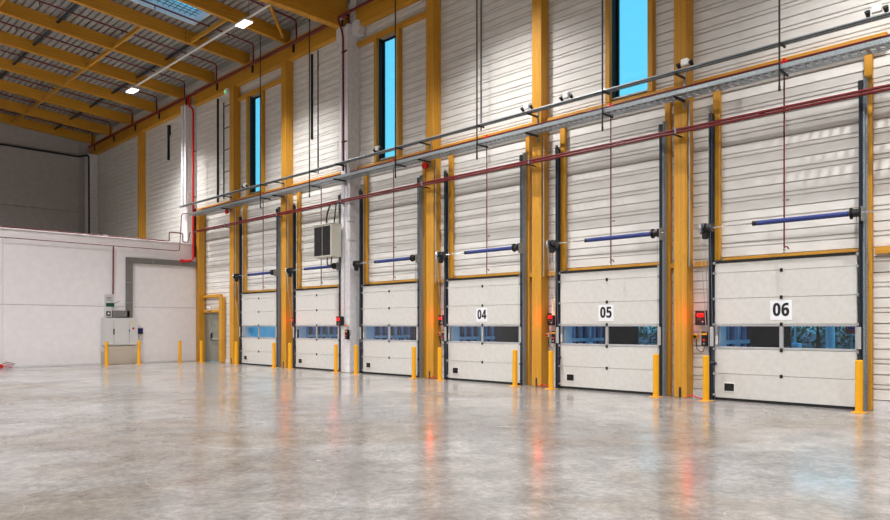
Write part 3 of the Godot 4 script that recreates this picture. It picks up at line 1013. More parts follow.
func make_service_door() -> void:
	var t := thing("door_7", "grey double service door beside the white inner wall", "door", Vector3(SERVICE_X, 0, 0), "", "structure")
	for s in [-1.0, 1.0]:
		part(t, "leaf", MB.new().bev(Vector3(s * 0.415, 1.12, -0.2), Vector3(0.82, 2.2, 0.05), 0.006), M.grey_paint)
	part(t, "frame", MB.new().box(Vector3(-0.85, 1.12, -0.22), Vector3(0.04, 2.26, 0.14)).box(Vector3(0.85, 1.12, -0.22), Vector3(0.04, 2.26, 0.14)).box(Vector3(0, 2.24, -0.22), Vector3(1.74, 0.05, 0.14)), M.grey_paint)
	part(t, "push_bar", MB.new().bev(Vector3(0.36, 1.06, -0.13), Vector3(0.66, 0.05, 0.06), 0.012), M.aluminium)
	part(t, "lock_case", MB.new().bev(Vector3(-0.06, 1.18, -0.14), Vector3(0.10, 0.34, 0.07), 0.012), M.black_plastic)
	part(t, "lever", MB.new().pipe([Vector3(-0.06, 1.28, -0.1), Vector3(0.02, 1.38, -0.08), Vector3(0.12, 1.44, -0.08)], 0.016, 8, 0.05), M.chrome)
	for h in [[2.36, "timber transom over the grey service door", 0.13], [3.06, "upper timber transom above the grey service door", 0.14]]:
		solo("timber_transom", MB.new().bev(Vector3.ZERO, Vector3(1.66, h[2], 0.16), 0.008), M.wood_lying, h[1], "transom", Vector3(SERVICE_X + 0.04, h[0], CLAD_Z + 0.09), "timber transoms")
	solo("timber_post", MB.new().bev(Vector3(0, 3.58, 0), Vector3(0.34, 7.16, 0.30), 0.008), M.wood_upright, "timber corner post between white wall and service door", "post", Vector3(-32.01, 0, CLAD_Z + 0.19), "timber posts")
	solo("timber_post", MB.new().bev(Vector3(0, 1.5, 0), Vector3(0.28, 2.98, 0.18), 0.008), M.wood_upright, "short timber post right of the grey service door", "post", Vector3(-30.02, 0, CLAD_Z + 0.13), "timber posts")
	var em := thing("exit_lamp", "small white emergency lamp over the grey service door", "emergency lamp", Vector3(SERVICE_X - 0.1, 2.38, -0.02))
	part(em, "case", MB.new().bev(Vector3(0, 0.08, 0), Vector3(0.3, 0.16, 0.09), 0.02), M.white_plastic)
	part(em, "diffuser", MB.new().bev(Vector3(0, 0.08, 0.05), Vector3(0.24, 0.1, 0.02), 0.008), M.chrome)


# ---------------------------------------------------------------- bollards
func make_bollards() -> void:
	var list := [
		[Vector3(-3.93, 0, 0.42), "yellow steel bollard at the right edge of dock door numbered six"],
		[Vector3(-6.94, 0, 0.42), "yellow steel bollard at the left edge of dock door numbered six"],
		[Vector3(-8.14, 0, 0.42), "yellow steel bollard at the right edge of dock door numbered five"],
		[Vector3(-11.14, 0, 0.42), "yellow steel bollard at the left edge of dock door numbered five"],
		[Vector3(-12.36, 0, 0.42), "yellow steel bollard at the right edge of dock door numbered four"],
		[Vector3(-15.3, 0, 0.42), "yellow steel bollard at the left edge of dock door numbered four"],
		[Vector3(-16.47, 0, 0.42), "yellow steel bollard at right edge of the unnumbered door beside white column"],
		[Vector3(-19.43, 0, 0.42), "yellow steel bollard just right of the white column"],
		[Vector3(-20.59, 0, 0.42), "yellow steel bollard just left of the white column"],
		[Vector3(-23.56, 0, 0.42), "yellow steel bollard at left edge of the second dock door"],
		[Vector3(-24.72, 0, 0.42), "yellow steel bollard at right edge of the leftmost dock door"],
		[Vector3(-27.76, 0, 0.42), "yellow steel bollard at left edge of the leftmost dock door"],
		[Vector3(-30.7, 0, 0.55), "yellow steel bollard in front of the grey service door"],
		[Vector3(-31.5, 0, 1.2), "yellow steel bollard in the corner by the white wall"],
		[Vector3(-31.25, 0, 3.15), "yellow steel bollard at the right of the grey cabinet"],
		[Vector3(-31.25, 0, 4.5), "yellow steel bollard at the left of the grey cabinet"],
	]
	var proto: Node3D
	for i in list.size():
		if i == 0:
			proto = thing("bollard", list[0][1], "bollard", list[0][0], "yellow bollards")
			part(proto, "post", MB.new().lathe(Vector3.ZERO, [Vector2(0.068, 0.012), Vector2(0.068, 0.985), Vector2(0.062, 0.998), Vector2(0.05, 1.004), Vector2(0, 1.006)], 24), M.yellow_paint)
			part(proto, "base_plate", MB.new().bev(Vector3(0, 0.008, 0), Vector3(0.24, 0.016, 0.24), 0.004), M.yellow_paint)
			for sx in [-1.0, 1.0]:
				for sz in [-1.0, 1.0]:
					part(proto, "anchor_bolt", MB.new().lathe(Vector3(sx * 0.095, 0.016, sz * 0.095), [Vector2(0.012, 0), Vector2(0.012, 0.014), Vector2(0, 0.016)], 6), M.galvanised)
		else:
			copy_of(proto, list[i][0], list[i][1])


# ---------------------------------------------------------------- door controls
func make_controls() -> void:
	for k in 5:
		var x: float = door_x(k) - 0.35
		var z := -0.2
		var who: String = door_words(k)
		if k == 3:
			x = -20.45
			z = 0.24
		elif k == 4:
			x = door_x(k) - 0.22
		var t := thing("signal_box", "black control box with red signal lamp left of " + who if k != 3 else "black control box with red signal lamp on the white concrete column", "control box", Vector3(x, 1.84, z), "door signal boxes")
		var s := 0.8 if k in [1, 2, 4] else 1.0
		part(t, "case", MB.new().bev(Vector3(0, 0, 0.10), Vector3(0.27 * s, 0.33, 0.17), 0.015), M.black_plastic)
		if k != 3:
			part(t, "mounting_rail", MB.new().box(Vector3(0, 0, -0.01), Vector3(0.06, 0.3, 0.05)), M.galvanised)
		part(t, "red_lamp_lens", MB.new().bev(Vector3(0.0, 0.06, 0.195), Vector3(0.15 * s, 0.075, 0.03), 0.012), M.red_glow)
		part(t, "green_lamp_lens", MB.new().bev(Vector3(-0.04 * s, -0.035, 0.188), Vector3(0.1 * s, 0.03, 0.008), 0.003), M.green_box)
		part(t, "key_switch", MB.new().lathe(Vector3(0.06 * s, -0.09, 0.185), [Vector2(0.02, 0), Vector2(0.02, 0.02), Vector2(0, 0.022)], 12, Basis(Vector3.RIGHT, PI / 2)), M.chrome)
		var o := OmniLight3D.new()
		o.name = "red_fill_light"
		o.light_color = Color(1.0, 0.04, 0.03)
		o.light_energy = 0.10
		o.light_size = 0.05
		o.omni_range = 40.0
		o.omni_attenuation = 2.0
		o.shadow_enabled = true
		t.add_child(o)
		o.position = Vector3(-0.16, 0.06, 0.5 if k != 3 else 0.26)  # added red light floating clear of the lens, reddens the column front
		# push buttons under it
		var bx := x + (0.06 if k != 3 else 0.36)
		var b := thing("button_box", ("dark push button box with yellow band left of " + who) if k != 3 else "dark push button box on the right edge of white column", "button box", Vector3(bx, 1.36, z), "door button boxes")
		part(b, "case", MB.new().bev(Vector3(0, 0, 0.06), Vector3(0.15, 0.34, 0.12), 0.012), M.black_plastic)
		part(b, "warning_band", MB.new().box(Vector3(0, 0.11, 0.122), Vector3(0.13, 0.045, 0.004)), M.yellow_paint)
		part(b, "red_button", MB.new().lathe(Vector3(0, -0.03, 0.12), [Vector2(0.032, 0), Vector2(0.032, 0.025), Vector2(0, 0.03)], 12, Basis(Vector3.RIGHT, PI / 2)), M.bright_red)
		part(b, "black_button", MB.new().lathe(Vector3(0, -0.11, 0.12), [Vector2(0.02, 0), Vector2(0.02, 0.02), Vector2(0, 0.022)], 12, Basis(Vector3.RIGHT, PI / 2)), M.chrome)
		if k != 3:
			part(b, "bracket", MB.new().box(Vector3(-0.05, 0, -0.02), Vector3(0.05, 0.2, 0.035)), M.galvanised)
		if k != 4:
			var e := thing("stop_switch", ("small yellow stop switch beside column left of " + who) if k != 3 else "small stop switch on the white concrete column", "switch", Vector3(x - 0.17 if k != 3 else x + 0.33, 1.41 if k != 3 else 1.68, z), "stop switches")
			part(e, "case", MB.new().bev(Vector3(0, 0, 0.05), Vector3(0.10, 0.11, 0.09), 0.01), M.cream_plastic if k else M.yellow_paint)
			part(e, "button", MB.new().lathe(Vector3(0, 0, 0.095), [Vector2(0.036, 0), Vector2(0.036, 0.02), Vector2(0, 0.03)], 14, Basis(Vector3.RIGHT, PI / 2)), M.bright_red if k else M.black_plastic)
			if k != 3:
				part(e, "bracket", MB.new().box(Vector3(0.0, 0, -0.015), Vector3(0.03, 0.08, 0.045)), M.galvanised)
			part(e, "cable", MB.new().pipe([Vector3(0, -0.05, 0.04), Vector3(0.0, -0.3, 0.03), Vector3(0.16, -0.38, 0.02), Vector3(0.2, -0.15, 0.02)], 0.009, 6, 0.1), M.black_plastic)
		if k < 3:
			var c := solo("red_cable", MB.new().pipe([Vector3(0.16, 0.015, 0.06), Vector3(0.05, 0.03, 0.14), Vector3(-0.1, 0.09, 0.10), Vector3(-0.16, 0.04, 0.15), Vector3(-0.2, 0.015, 0.2)], 0.014, 6, 0.08), M.bright_red, "red cable on the floor at the column left of " + who, "cable", Vector3(x - 0.05, 0, 0.02), "red floor cables")
			c.set_meta("category", "cable")


# ---------------------------------------------------------------- pipes and trays along the dock wall
const MAIN_X0 := -33.0
const MAIN_X1 := 11.8

func make_services() -> void:
	var n := 0
	# pair of fire mains
	for s in [[6.12, 0.40, "upper of the two dark red pipes along the dock wall"], [6.055, 0.40, "lower of the two dark red pipes along the dock wall"]]:
		var t := thing("fire_pipe", s[2], "pipe", Vector3(MAIN_X0, s[0], s[1]), "paired red pipes")
		part(t, "tube", MB.new().pipe([Vector3(1.15, 0, 0), Vector3(MAIN_X1 - MAIN_X0, 0, 0)], 0.03, 12), M.red_pipe)
		for i in 7:
			part(t, "coupling", MB.new().pipe([Vector3(3.2 + i * 6.0, 0, 0), Vector3(3.32 + i * 6.0, 0, 0)], 0.0322, 12), M.red_pipe)
	# thin red sprinkler line under the rail
	var r := thing("sprinkler_line", "thin red pipe running below the long timber rail", "pipe", Vector3(-31.4, 7.12, 0.2))
	part(r, "tube", MB.new().pipe([Vector3.ZERO, Vector3(MAIN_X1 + 31.4, 0, 0)], 0.024, 10), M.red_pipe)
	# conduit with cables above, tray below
	var u := thing("cable_basket", "grey wire cable basket, upper of the runs along the dock wall", "cable basket", Vector3(-33.1, 7.38, 0.46))
	var L := MAIN_X1 + 33.1
	for s in [-1.0, 1.0]:
		part(u, "side_wire", MB.new().pipe([Vector3(0, 0.045, s * 0.06), Vector3(L, 0.045, s * 0.06)], 0.007, 6), M.galvanised)
		part(u, "base_wire", MB.new().pipe([Vector3(0, 0, s * 0.045), Vector3(L, 0, s * 0.045)], 0.007, 6), M.galvanised)
	var hoops := MB.new()
	for i in int(L / 0.2):
		var x := i * 0.2
		hoops.pipe([Vector3(x, 0.045, -0.06), Vector3(x, 0, -0.05), Vector3(x, 0, 0.05), Vector3(x, 0.045, 0.06)], 0.005, 5, 0.0, false)
	var hp := part(u, "cross_wires", hoops, M.galvanised)
	hp.set_meta("kind", "stuff")
	for i in 5:
		var cy := 0.028 + 0.034 * (i % 2)
		part(u, "cable", MB.new().pipe([Vector3(0, cy, -0.044 + i * 0.022), Vector3(L, cy, -0.044 + i * 0.022)], 0.019, 8), M.cable_grey if i != 3 else M.aluminium)
	var tr := thing("cable_tray", "perforated galvanised cable tray below the thin red pipe", "cable tray", Vector3(-31.8, 6.84, 0.45))
	L = MAIN_X1 + 31.8
	for s in [-1.0, 1.0]:
		part(tr, "side_flange", MB.new().box(Vector3(L / 2, 0.045, s * 0.21), Vector3(L, 0.09, 0.006)), M.galvanised)
	for i in 4:
		part(tr, "base_strip", MB.new().box(Vector3(L / 2, 0.0, -0.19 + i * 0.127), Vector3(L, 0.005, 0.05)), M.galvanised)
	var bars := MB.new()
	for i in int(L / 0.16):
		bars.box(Vector3(0.03 + i * 0.16, 0.001, 0), Vector3(0.07, 0.005, 0.42))
	var bp := part(tr, "base_webs", bars, M.galvanised)
	bp.set_meta("kind", "stuff")
	for i in 3:
		part(tr, "cable", MB.new().pipe([Vector3(0, 0.025, -0.08 + i * 0.07), Vector3(L, 0.025, -0.08 + i * 0.07)], 0.014, 7), M.cable_grey if i else M.aluminium)

	# brackets on the columns
	var cols := [[-7.64, "column between doors numbered five and six"], [-11.86, "column between doors numbered four and five"], [-16.08, "column left of door numbered four"], [-20.3, "white concrete column"], [-24.52, "column between the two leftmost dock doors"], [-28.74, "column beside the service door"], [-3.12, "column right of door numbered six"]]
	for c in cols:
		var zc: float = 0.24 if c[0] == -20.3 else 0.11
		var b := thing("pipe_bracket", "grey steel bracket carrying pipes on the " + c[1], "bracket", Vector3(c[0], 6.0, zc), "pipe brackets")
		part(b, "upright", MB.new().box(Vector3(0.06, 1.1, 0.015), Vector3(0.05, 0.9, 0.03)), M.galvanised)
		part(b, "top_arm", MB.new().box(Vector3(0.06, 1.345, 0.24), Vector3(0.04, 0.04, 0.46)), M.dark_rod)
		part(b, "tray_arm", MB.new().box(Vector3(0.06, 0.81, 0.27), Vector3(0.04, 0.04, 0.54)), M.dark_rod)
		part(b, "pipe_arm", MB.new().box(Vector3(-0.02, 0.01, 0.2), Vector3(0.035, 0.03, 0.40)), M.dark_rod)
		part(b, "pipe_clamp", MB.new().bev(Vector3(-0.02, 0.085, 0.40 - zc), Vector3(0.04, 0.17, 0.09), 0.01), M.galvanised)
	# drop rods at mid bay and the thin red droppers beside them
	var bay := ["the door numbered six", "the door numbered five", "the door numbered four", "the unnumbered door beside white column", "the door left of white column", "the leftmost dock door"]
	for k in 6:
		var x: float = [-5.29, -9.41, -13.53, -17.05, -21.85, -25.3][k]
		var d := thing("drop_rod", "dark hanger rod from the roof over " + bay[k], "hanger rod", Vector3(x, 6.55, 0.69), "hanger rods")
		part(d, "rod", MB.new().box(Vector3(0, 3.4, 0), Vector3(0.028, 7.0, 0.028)), M.dark_rod)
		part(d, "upper_arm", MB.new().box(Vector3(0, 0.80, -0.15), Vector3(0.035, 0.035, 0.32)), M.dark_rod)
		part(d, "lower_arm", MB.new().box(Vector3(0, 0.26, -0.23), Vector3(0.035, 0.035, 0.48)), M.dark_rod)
		part(d, "foot", MB.new().box(Vector3(0, -0.11, 0.0), Vector3(0.035, 0.12, 0.035)), M.dark_rod)
		var p := thing("sprinkler_dropper", "thin red sprinkler dropper hanging down above " + bay[k], "pipe", Vector3(-5.37 - 4.11 * k, 3.2, 0.2), "red droppers")
		part(p, "tube", MB.new().pipe([Vector3(0, 0.05, 0), Vector3(0, 3.9, 0)], 0.016, 10), M.red_pipe)
		part(p, "tee", MB.new().pipe([Vector3(0, 3.84, 0), Vector3(0, 3.99, 0)], 0.03, 10).pipe([Vector3(-0.08, 3.92, 0), Vector3(0.08, 3.92, 0)], 0.032, 10), M.bright_red)
		part(p, "clamp", MB.new().bev(Vector3(0.03, 1.06, -0.02), Vector3(0.12, 0.035, 0.06), 0.006), M.galvanised)
		part(p, "sprinkler_head", MB.new().lathe(Vector3(0, 0.0, 0), [Vector2(0, -0.03), Vector2(0.03, -0.03), Vector2(0.012, 0.0), Vector2(0.025, 0.03), Vector2(0.025, 0.06), Vector2(0, 0.06)], 10), M.chrome)
		part(p, "elbow", MB.new().pipe([Vector3(0, 0.08, 0), Vector3(0.06, 0.1, 0), Vector3(0.09, 0.04, 0)], 0.014, 8, 0.03), M.red_pipe)
		# thin grey tubes on the upper cladding
		if k in [2, 4]:
			solo("wall_tube", MB.new().pipe([Vector3(0, 0, 0), Vector3(0, 4.75, 0)], 0.022, 8), M.cable_grey, "grey vertical tube on the upper cladding over " + bay[k], "conduit", Vector3(-14.18 if k == 2 else -22.6, 7.5, CLAD_Z + 0.035), "wall tubes")

	# bells, small lamps on the runs
	for a in [[Vector3(-16.2, 6.72, 0.22), "red alarm bell on the column left of door numbered four"], [Vector3(-29.0, 6.74, 0.22), "red alarm bell on the column beside the service door"]]:
		var b := thing("alarm_bell", a[1], "alarm", a[0], "alarm bells")
		part(b, "gong", MB.new().lathe(Vector3.ZERO, [Vector2(0.11, -0.05), Vector2(0.11, 0.01), Vector2(0.08, 0.04), Vector2(0.02, 0.05), Vector2(0, 0.05)], 16, Basis(Vector3.RIGHT, PI / 2)), M.bright_red)
		part(b, "back_box", MB.new().bev(Vector3(0, 0, -0.06), Vector3(0.14, 0.14, 0.1), 0.01), M.bright_red)
	for a in [[-3.62, "white twin emergency lamp at the right end of the cable basket"], [-7.4, "white twin emergency lamp beside the column left of door numbered six"], [-10.62, "white twin emergency lamp over the left half of door numbered five"], [-11.9, "white twin emergency lamp beside the column left of door numbered five"], [-18.2, "white twin emergency lamp below the window right of white column"], [-26.9, "white twin emergency lamp below the far tall window"]]:
		var b := thing("emergency_lamp", a[1], "emergency lamp", Vector3(a[0], 7.465, 0.48), "emergency lamps on the basket")
		part(b, "case", MB.new().bev(Vector3(0, 0.11, 0), Vector3(0.17, 0.15, 0.10), 0.015), M.white_plastic)
		for s in [-1.0, 1.0]:
			part(b, "spot_head", MB.new().lathe(Vector3(s * 0.15, 0.06, 0), [Vector2(0, -0.06), Vector2(0.035, -0.06), Vector2(0.05, 0.05), Vector2(0, 0.05)], 12, Basis(Vector3.RIGHT, 0.9)), M.black_plastic)
	# green lit round lamp at the head of the far column
	var ex := thing("round_exit_lamp", "round white lamp with green glow at the head of the far column", "lamp", Vector3(-29.1, 12.1, 0.14))
	part(ex, "case", MB.new().lathe(Vector3.ZERO, [Vector2(0, -0.05), Vector2(0.16, -0.05), Vector2(0.16, 0.03), Vector2(0.12, 0.07), Vector2(0, 0.07)], 18, Basis(Vector3.RIGHT, PI / 2)), M.white_plastic)
	part(ex, "glow_light", MB.new().lathe(Vector3(-0.05, 0, 0.07), [Vector2(0.05, 0), Vector2(0.04, 0.02), Vector2(0, 0.025)], 12, Basis(Vector3.RIGHT, PI / 2)), M.green_glow)

	# red main under the roof
	var main := thing("roof_main", "thick red main pipe running under the roof along edge beam", "pipe", Vector3(FAR_X + 0.9, 12.58, 0.40))
	part(main, "tube", MB.new().pipe([Vector3.ZERO, Vector3(25.9, 0, 0)], 0.062, 14), M.red_pipe)
	for i in 9:
		part(main, "hanger", MB.new().box(Vector3(0.6 + 3.1 * i, -0.08, -0.13), Vector3(0.09, 0.42, 0.06)), M.dark_rod)
	part(main, "coupling", MB.new().pipe([Vector3(25.5, 0, 0), Vector3(25.66, 0, 0)], 0.072, 14), M.chrome)
	# branches between the beams
	for i in 8:
		var x := beam_x(i) + 1.45
		if i == 7:
			x = FAR_X + 1.5
		var b := thing("branch_pipe", "dark red sprinkler branch in the %s gap beyond the deep girder" % ORD[i], "pipe", Vector3(x, 12.58, 0.40), "sprinkler branches")
		var y := 0.80
		part(b, "tube", MB.new().pipe([Vector3(0, 0.0, 0), Vector3(0, y, 0), Vector3(0, y + SLOPE * 14.0, 14.0)], 0.032, 10, 0.14), M.red_pipe)
		for j in 4:
			var z := 1.1 + j * 3.0
			part(b, "sprinkler_head", MB.new().pipe([Vector3(0, y + SLOPE * z - 0.02, z), Vector3(0, y + SLOPE * z - 0.16, z)], 0.018, 8), M.dark_rod)
	# riser at the far white column and its foot
	var ri := thing("riser_pipe", "red riser pipe dropping down the far white column", "pipe", Vector3(-31.96, 0, 0.34))
	part(ri, "tube", MB.new().pipe([Vector3(-0.4, 12.52, 0.06), Vector3(-0.4, 12.15, 0.04), Vector3(0.0, 11.9, 0.0), Vector3(0.0, 4.75, 0.0), Vector3(0.0, 4.7, 0.55)], 0.05, 12, 0.18), M.bright_red)
	part(ri, "foot_valve", MB.new().pipe([Vector3(0, 4.7, 0.45), Vector3(0, 4.7, 0.62)], 0.075, 12), M.bright_red)
	part(ri, "clamp", MB.new().box(Vector3(0, 9.9, -0.03), Vector3(0.3, 0.03, 0.08)), M.dark_rod)
	part(ri, "clamp", MB.new().box(Vector3(0, 7.75, -0.03), Vector3(0.3, 0.03, 0.08)), M.dark_rod)
	var ri2 := thing("riser_pipe", "dark red riser pipe down the white concrete column", "pipe", Vector3(-20.22, 0, 0.36))
	part(ri2, "tube", MB.new().pipe([Vector3(0.0, 12.45, 0.24), Vector3(0.0, 12.0, 0.02), Vector3(0.0, 7.15, 0.0)], 0.035, 12, 0.25), M.red_pipe)
	for yy in [8.2, 11.4]:
		part(ri2, "clamp", MB.new().box(Vector3(0, yy, -0.05), Vector3(0.3, 0.03, 0.08)), M.dark_rod)
	var rm := thing("roof_main", "red main pipe under the roof right of the white column", "pipe", Vector3(-20.22, 12.66, 0.4))
	part(rm, "tube", MB.new().pipe([Vector3(12.0, 0, 0), Vector3(0.3, 0, 0), Vector3(0.0, -0.16, 0.2)], 0.045, 12, 0.2), M.red_pipe)
	var bh := thing("black_hose", "thick black hoses hanging behind the red riser pipe", "hose", Vector3(-32.13, 4.95, 0.15))
	for i in 3:
		part(bh, "hose", MB.new().pipe([Vector3(0, 2.3, i * 0.055), Vector3(0.0, 1.2, i * 0.055), Vector3(0.01, 0.0, 0.01 + i * 0.055)], 0.027, 8, 0.4), M.black_rubber)
	# downpipe in the dark far bay
	solo("dark_stub_pipe", MB.new().box(Vector3(0, 0.9, 0), Vector3(0.12, 1.8, 0.08)).box(Vector3(0.14, 1.5, 0), Vector3(0.1, 0.5, 0.08)), M.dark_rod, "short dark hanging bar on the cladding in the far bay", "bar", Vector3(-35.9, 10.25, CLAD_Z + 0.045))
	for a in [[-23.0, 8.9, 12.2, "short dark hanging bar left of the white concrete column"], [-30.6, 7.4, 12.2, "thin dark conduit left of the far timber column"]]:
		solo("dark_hanging_bar", MB.new().box(Vector3(0, (a[2] - a[1]) / 2, 0), Vector3(0.07, a[2] - a[1], 0.07)), M.dark_rod, a[3], "bar", Vector3(a[0], a[1], CLAD_Z + 0.04), "dark hanging bars")
	# slim ladder like rack in the bay right of the riser
	var lr := thing("ladder_rack", "slim vertical cable ladder on the cladding beside far column", "cable ladder", Vector3(-29.75, 7.5, CLAD_Z + 0.03))
	for s in [-1.0, 1.0]:
		part(lr, "rail", MB.new().box(Vector3(s * 0.3, 2.2, 0), Vector3(0.03, 4.4, 0.05)), M.cable_grey)
	for i in 5:
		part(lr, "rung", MB.new().box(Vector3(0, 0.2 + i * 1.0, 0), Vector3(0.6, 0.03, 0.03)), M.cable_grey)
	# dark pipe along the far gable and its drop
	solo("gable_pipe", MB.new().pipe([Vector3(0.3, 12.05, 14.0), Vector3(0.3, 12.05, 0.8), Vector3(1.15, 12.05, 0.48), Vector3(1.15, 5.5, 0.46)], 0.05, 10, 0.2), M.dark_rod, "dark pipe along the far gable wall turning down in corner", "pipe", Vector3(FAR_X, 0, 0))


# ---------------------------------------------------------------- heater
func make_heater() -> void:
	var t := thing("unit_heater", "wall hung fan heater with two dark louvred grilles by white column", "heater", Vector3(-20.96, 4.1, 0.30))
	part(t, "case", MB.new().bev(Vector3(0, 0.6, 0.22), Vector3(1.06, 1.16, 0.46), 0.025), M.heater_case)
	for s in [-1.0, 1.0]:
		var g := part(t, "grille", MB.new().box(Vector3(s * 0.25, 0.6, 0.452), Vector3(0.46, 1.04, 0.012)), M.frame_black)
		for i in 15:
			part(g, "louvre", MB.new().box(Vector3(s * 0.25, 0.12 + i * 0.0685, 0.468), Vector3(0.44, 0.036, 0.012), Basis(Vector3.RIGHT, 0.5)), M.heater_fin)
	part(t, "trim", MB.new().bev(Vector3(0, 1.19, 0.24), Vector3(1.1, 0.03, 0.5), 0.008), M.heater_case)
	part(t, "bracket", MB.new().box(Vector3(0.3, 0.9, -0.15), Vector3(0.06, 0.06, 0.35)).box(Vector3(-0.3, 0.9, -0.15), Vector3(0.06, 0.06, 0.35)), M.galvanised)
	part(t, "supply_hose", MB.new().pipe([Vector3(-0.1, 1.2, 0.2), Vector3(-0.06, 1.6, 0.2), Vector3(0.02, 1.92, 0.12)], 0.03, 8, 0.3), M.black_rubber)
	part(t, "return_hose", MB.new().pipe([Vector3(0.36, 1.2, 0.2), Vector3(0.38, 1.92, 0.12)], 0.025, 8), M.black_rubber)
	part(t, "drain_hose", MB.new().pipe([Vector3(0.1, 0.02, 0.3), Vector3(0.08, -0.25, 0.3), Vector3(0.32, -0.3, 0.3), Vector3(0.36, 0.02, 0.3)], 0.02, 8, 0.12), M.black_rubber)


# ---------------------------------------------------------------- left wall equipment
func make_left_wall_kit() -> void:
	var x := BOX_X
	var c := thing("electrical_cabinet", "light grey electrical cabinet with two doors on the white wall", "cabinet", Vector3(x, 0, 3.62))
	part(c, "body", MB.new().bev(Vector3(0.19, 1.42, 0.06), Vector3(0.36, 1.2, 1.42), 0.015), M.grey_cabinet)
	for d in [[0.56, 0.34], [0.06, 0.62], [-0.46, 0.36]]:
		part(c, "door", MB.new().bev(Vector3(0.38, 1.42, d[0]), Vector3(0.022, 1.14, d[1]), 0.006), M.grey_cabinet)
	part(c, "handle", MB.new().bev(Vector3(0.40, 1.42, 0.38), Vector3(0.03, 0.26, 0.05), 0.01), M.dark_rod)
	part(c, "handle", MB.new().bev(Vector3(0.40, 1.46, -0.27), Vector3(0.03, 0.12, 0.03), 0.008), M.dark_rod)
	part(c, "red_switch", MB.new().lathe(Vector3(0.39, 1.56, -0.44), [Vector2(0.045, 0), Vector2(0.045, 0.03), Vector2(0, 0.04)], 12, Basis(Vector3(0, 0, 1), -PI / 2)), M.bright_red)
	part(c, "warning_label", MB.new().box(Vector3(0.393, 1.8, -0.42), Vector3(0.004, 0.14, 0.16)), M.cream_plastic)
	part(c, "plinth", MB.new().bev(Vector3(0.17, 0.69, 0.02), Vector3(0.32, 0.22, 1.2), 0.012), M.beige_plinth)
	part(c, "base", MB.new().bev(Vector3(0.19, 0.29, 0.06), Vector3(0.36, 0.58, 1.46), 0.012), M.beige_plinth)
	var d := thing("cable_duct", "grey metal cable duct rising from cabinet and turning right", "cable duct", Vector3(x, 0, 0))
	part(d, "upright", MB.new().bev(Vector3(0.09, 3.28, 3.24), Vector3(0.16, 2.5, 0.26), 0.008), M.grey_duct)
	part(d, "run", MB.new().bev(Vector3(0.09, 4.6, 1.75), Vector3(0.16, 0.24, 3.24), 0.008), M.grey_duct)
	part(d, "link", MB.new().bev(Vector3(0.09, 2.2, 3.6), Vector3(0.16, 0.3, 0.72), 0.008), M.grey_duct)
	for yy in [2.7, 3.6]:
		part(d, "joint_strap", MB.new().box(Vector3(0.095, yy, 3.24), Vector3(0.17, 0.03, 0.27)), M.galvanised)
	for zz in [0.9, 2.2]:
		part(d, "joint_strap", MB.new().box(Vector3(0.095, 4.6, zz), Vector3(0.17, 0.25, 0.03)), M.galvanised)
	var g := thing("terminal_box", "small stacked terminal box with a green band above cabinet", "box", Vector3(x, 2.05, 4.12))
	part(g, "case", MB.new().bev(Vector3(0.07, 0.5, 0.0), Vector3(0.13, 0.98, 0.28), 0.012), M.grey_cabinet)
	part(g, "green_band", MB.new().bev(Vector3(0.14, 0.54, -0.05), Vector3(0.03, 0.16, 0.34), 0.006), M.green_box)
	part(g, "meter", MB.new().bev(Vector3(0.14, 0.16, 0.02), Vector3(0.04, 0.2, 0.18), 0.01), M.black_plastic)
	part(g, "dial", MB.new().lathe(Vector3(0.16, 0.16, 0.02), [Vector2(0.05, 0), Vector2(0.045, 0.015), Vector2(0, 0.018)], 12, Basis(Vector3(0, 0, 1), -PI / 2)), M.white_plastic)
	part(g, "vent_slot", MB.new().box(Vector3(0.137, 0.8, 0.0), Vector3(0.008, 0.02, 0.2)).box(Vector3(0.137, 0.86, 0.0), Vector3(0.008, 0.02, 0.2)).box(Vector3(0.137, 0.74, 0.0), Vector3(0.008, 0.02, 0.2)), M.dark_rod)
	part(g, "lever", MB.new().pipe([Vector3(0.14, 0.58, -0.2), Vector3(0.2, 0.7, -0.42)], 0.012, 6), M.dark_rod)
	var m := thing("meter_box", "small meter box with dark display right of the cabinet", "meter", Vector3(x, 1.0, 2.74))
	part(m, "back_board", MB.new().bev(Vector3(0.02, 0.28, 0), Vector3(0.03, 0.66, 0.3), 0.006), M.white_plastic)
	part(m, "display", MB.new().bev(Vector3(0.07, 0.44, 0.02), Vector3(0.09, 0.26, 0.26), 0.012), M.black_plastic)
	part(m, "screen", MB.new().box(Vector3(0.117, 0.47, 0.0), Vector3(0.005, 0.12, 0.16)), M.blue_lens)
	part(m, "socket", MB.new().bev(Vector3(0.06, 0.12, -0.02), Vector3(0.07, 0.18, 0.18), 0.01), M.grey_cabinet)
	# red pipes of this wall
	var p1 := thing("coping_pipe", "thin red pipe along the top edge of the white wall", "pipe", Vector3(x + 0.02, BOX_TOP + 0.03, 0))
	part(p1, "tube", MB.new().pipe([Vector3(0, 0, 30.0), Vector3(0, 0, 1.4), Vector3(0, 0.42, 1.4), Vector3(0, 0.42, 0.75), Vector3(0, 0.02, 0.75), Vector3(0, 0.02, 0.5), Vector3(0, 0.47, 0.42), Vector3(0.1, 0.47, 0.41)], 0.026, 8, 0.08), M.red_pipe)
	var p2 := thing("drop_pipe", "thin red pipe on the white wall dropping to the terminal box", "pipe", Vector3(x + 0.22, 5.16, 0))
	part(p2, "tube", MB.new().pipe([Vector3(0, 0, 30.0), Vector3(0, 0, 1.0), Vector3(0, 1.75, 0.9), Vector3(0, 1.8, 0.55)], 0.018, 8, 0.12), M.red_pipe)
	part(p2, "drop", MB.new().pipe([Vector3(0, 0, 3.95), Vector3(-0.1, -0.25, 3.93), Vector3(-0.12, -2.1, 3.93)], 0.03, 8, 0.1), M.red_pipe)
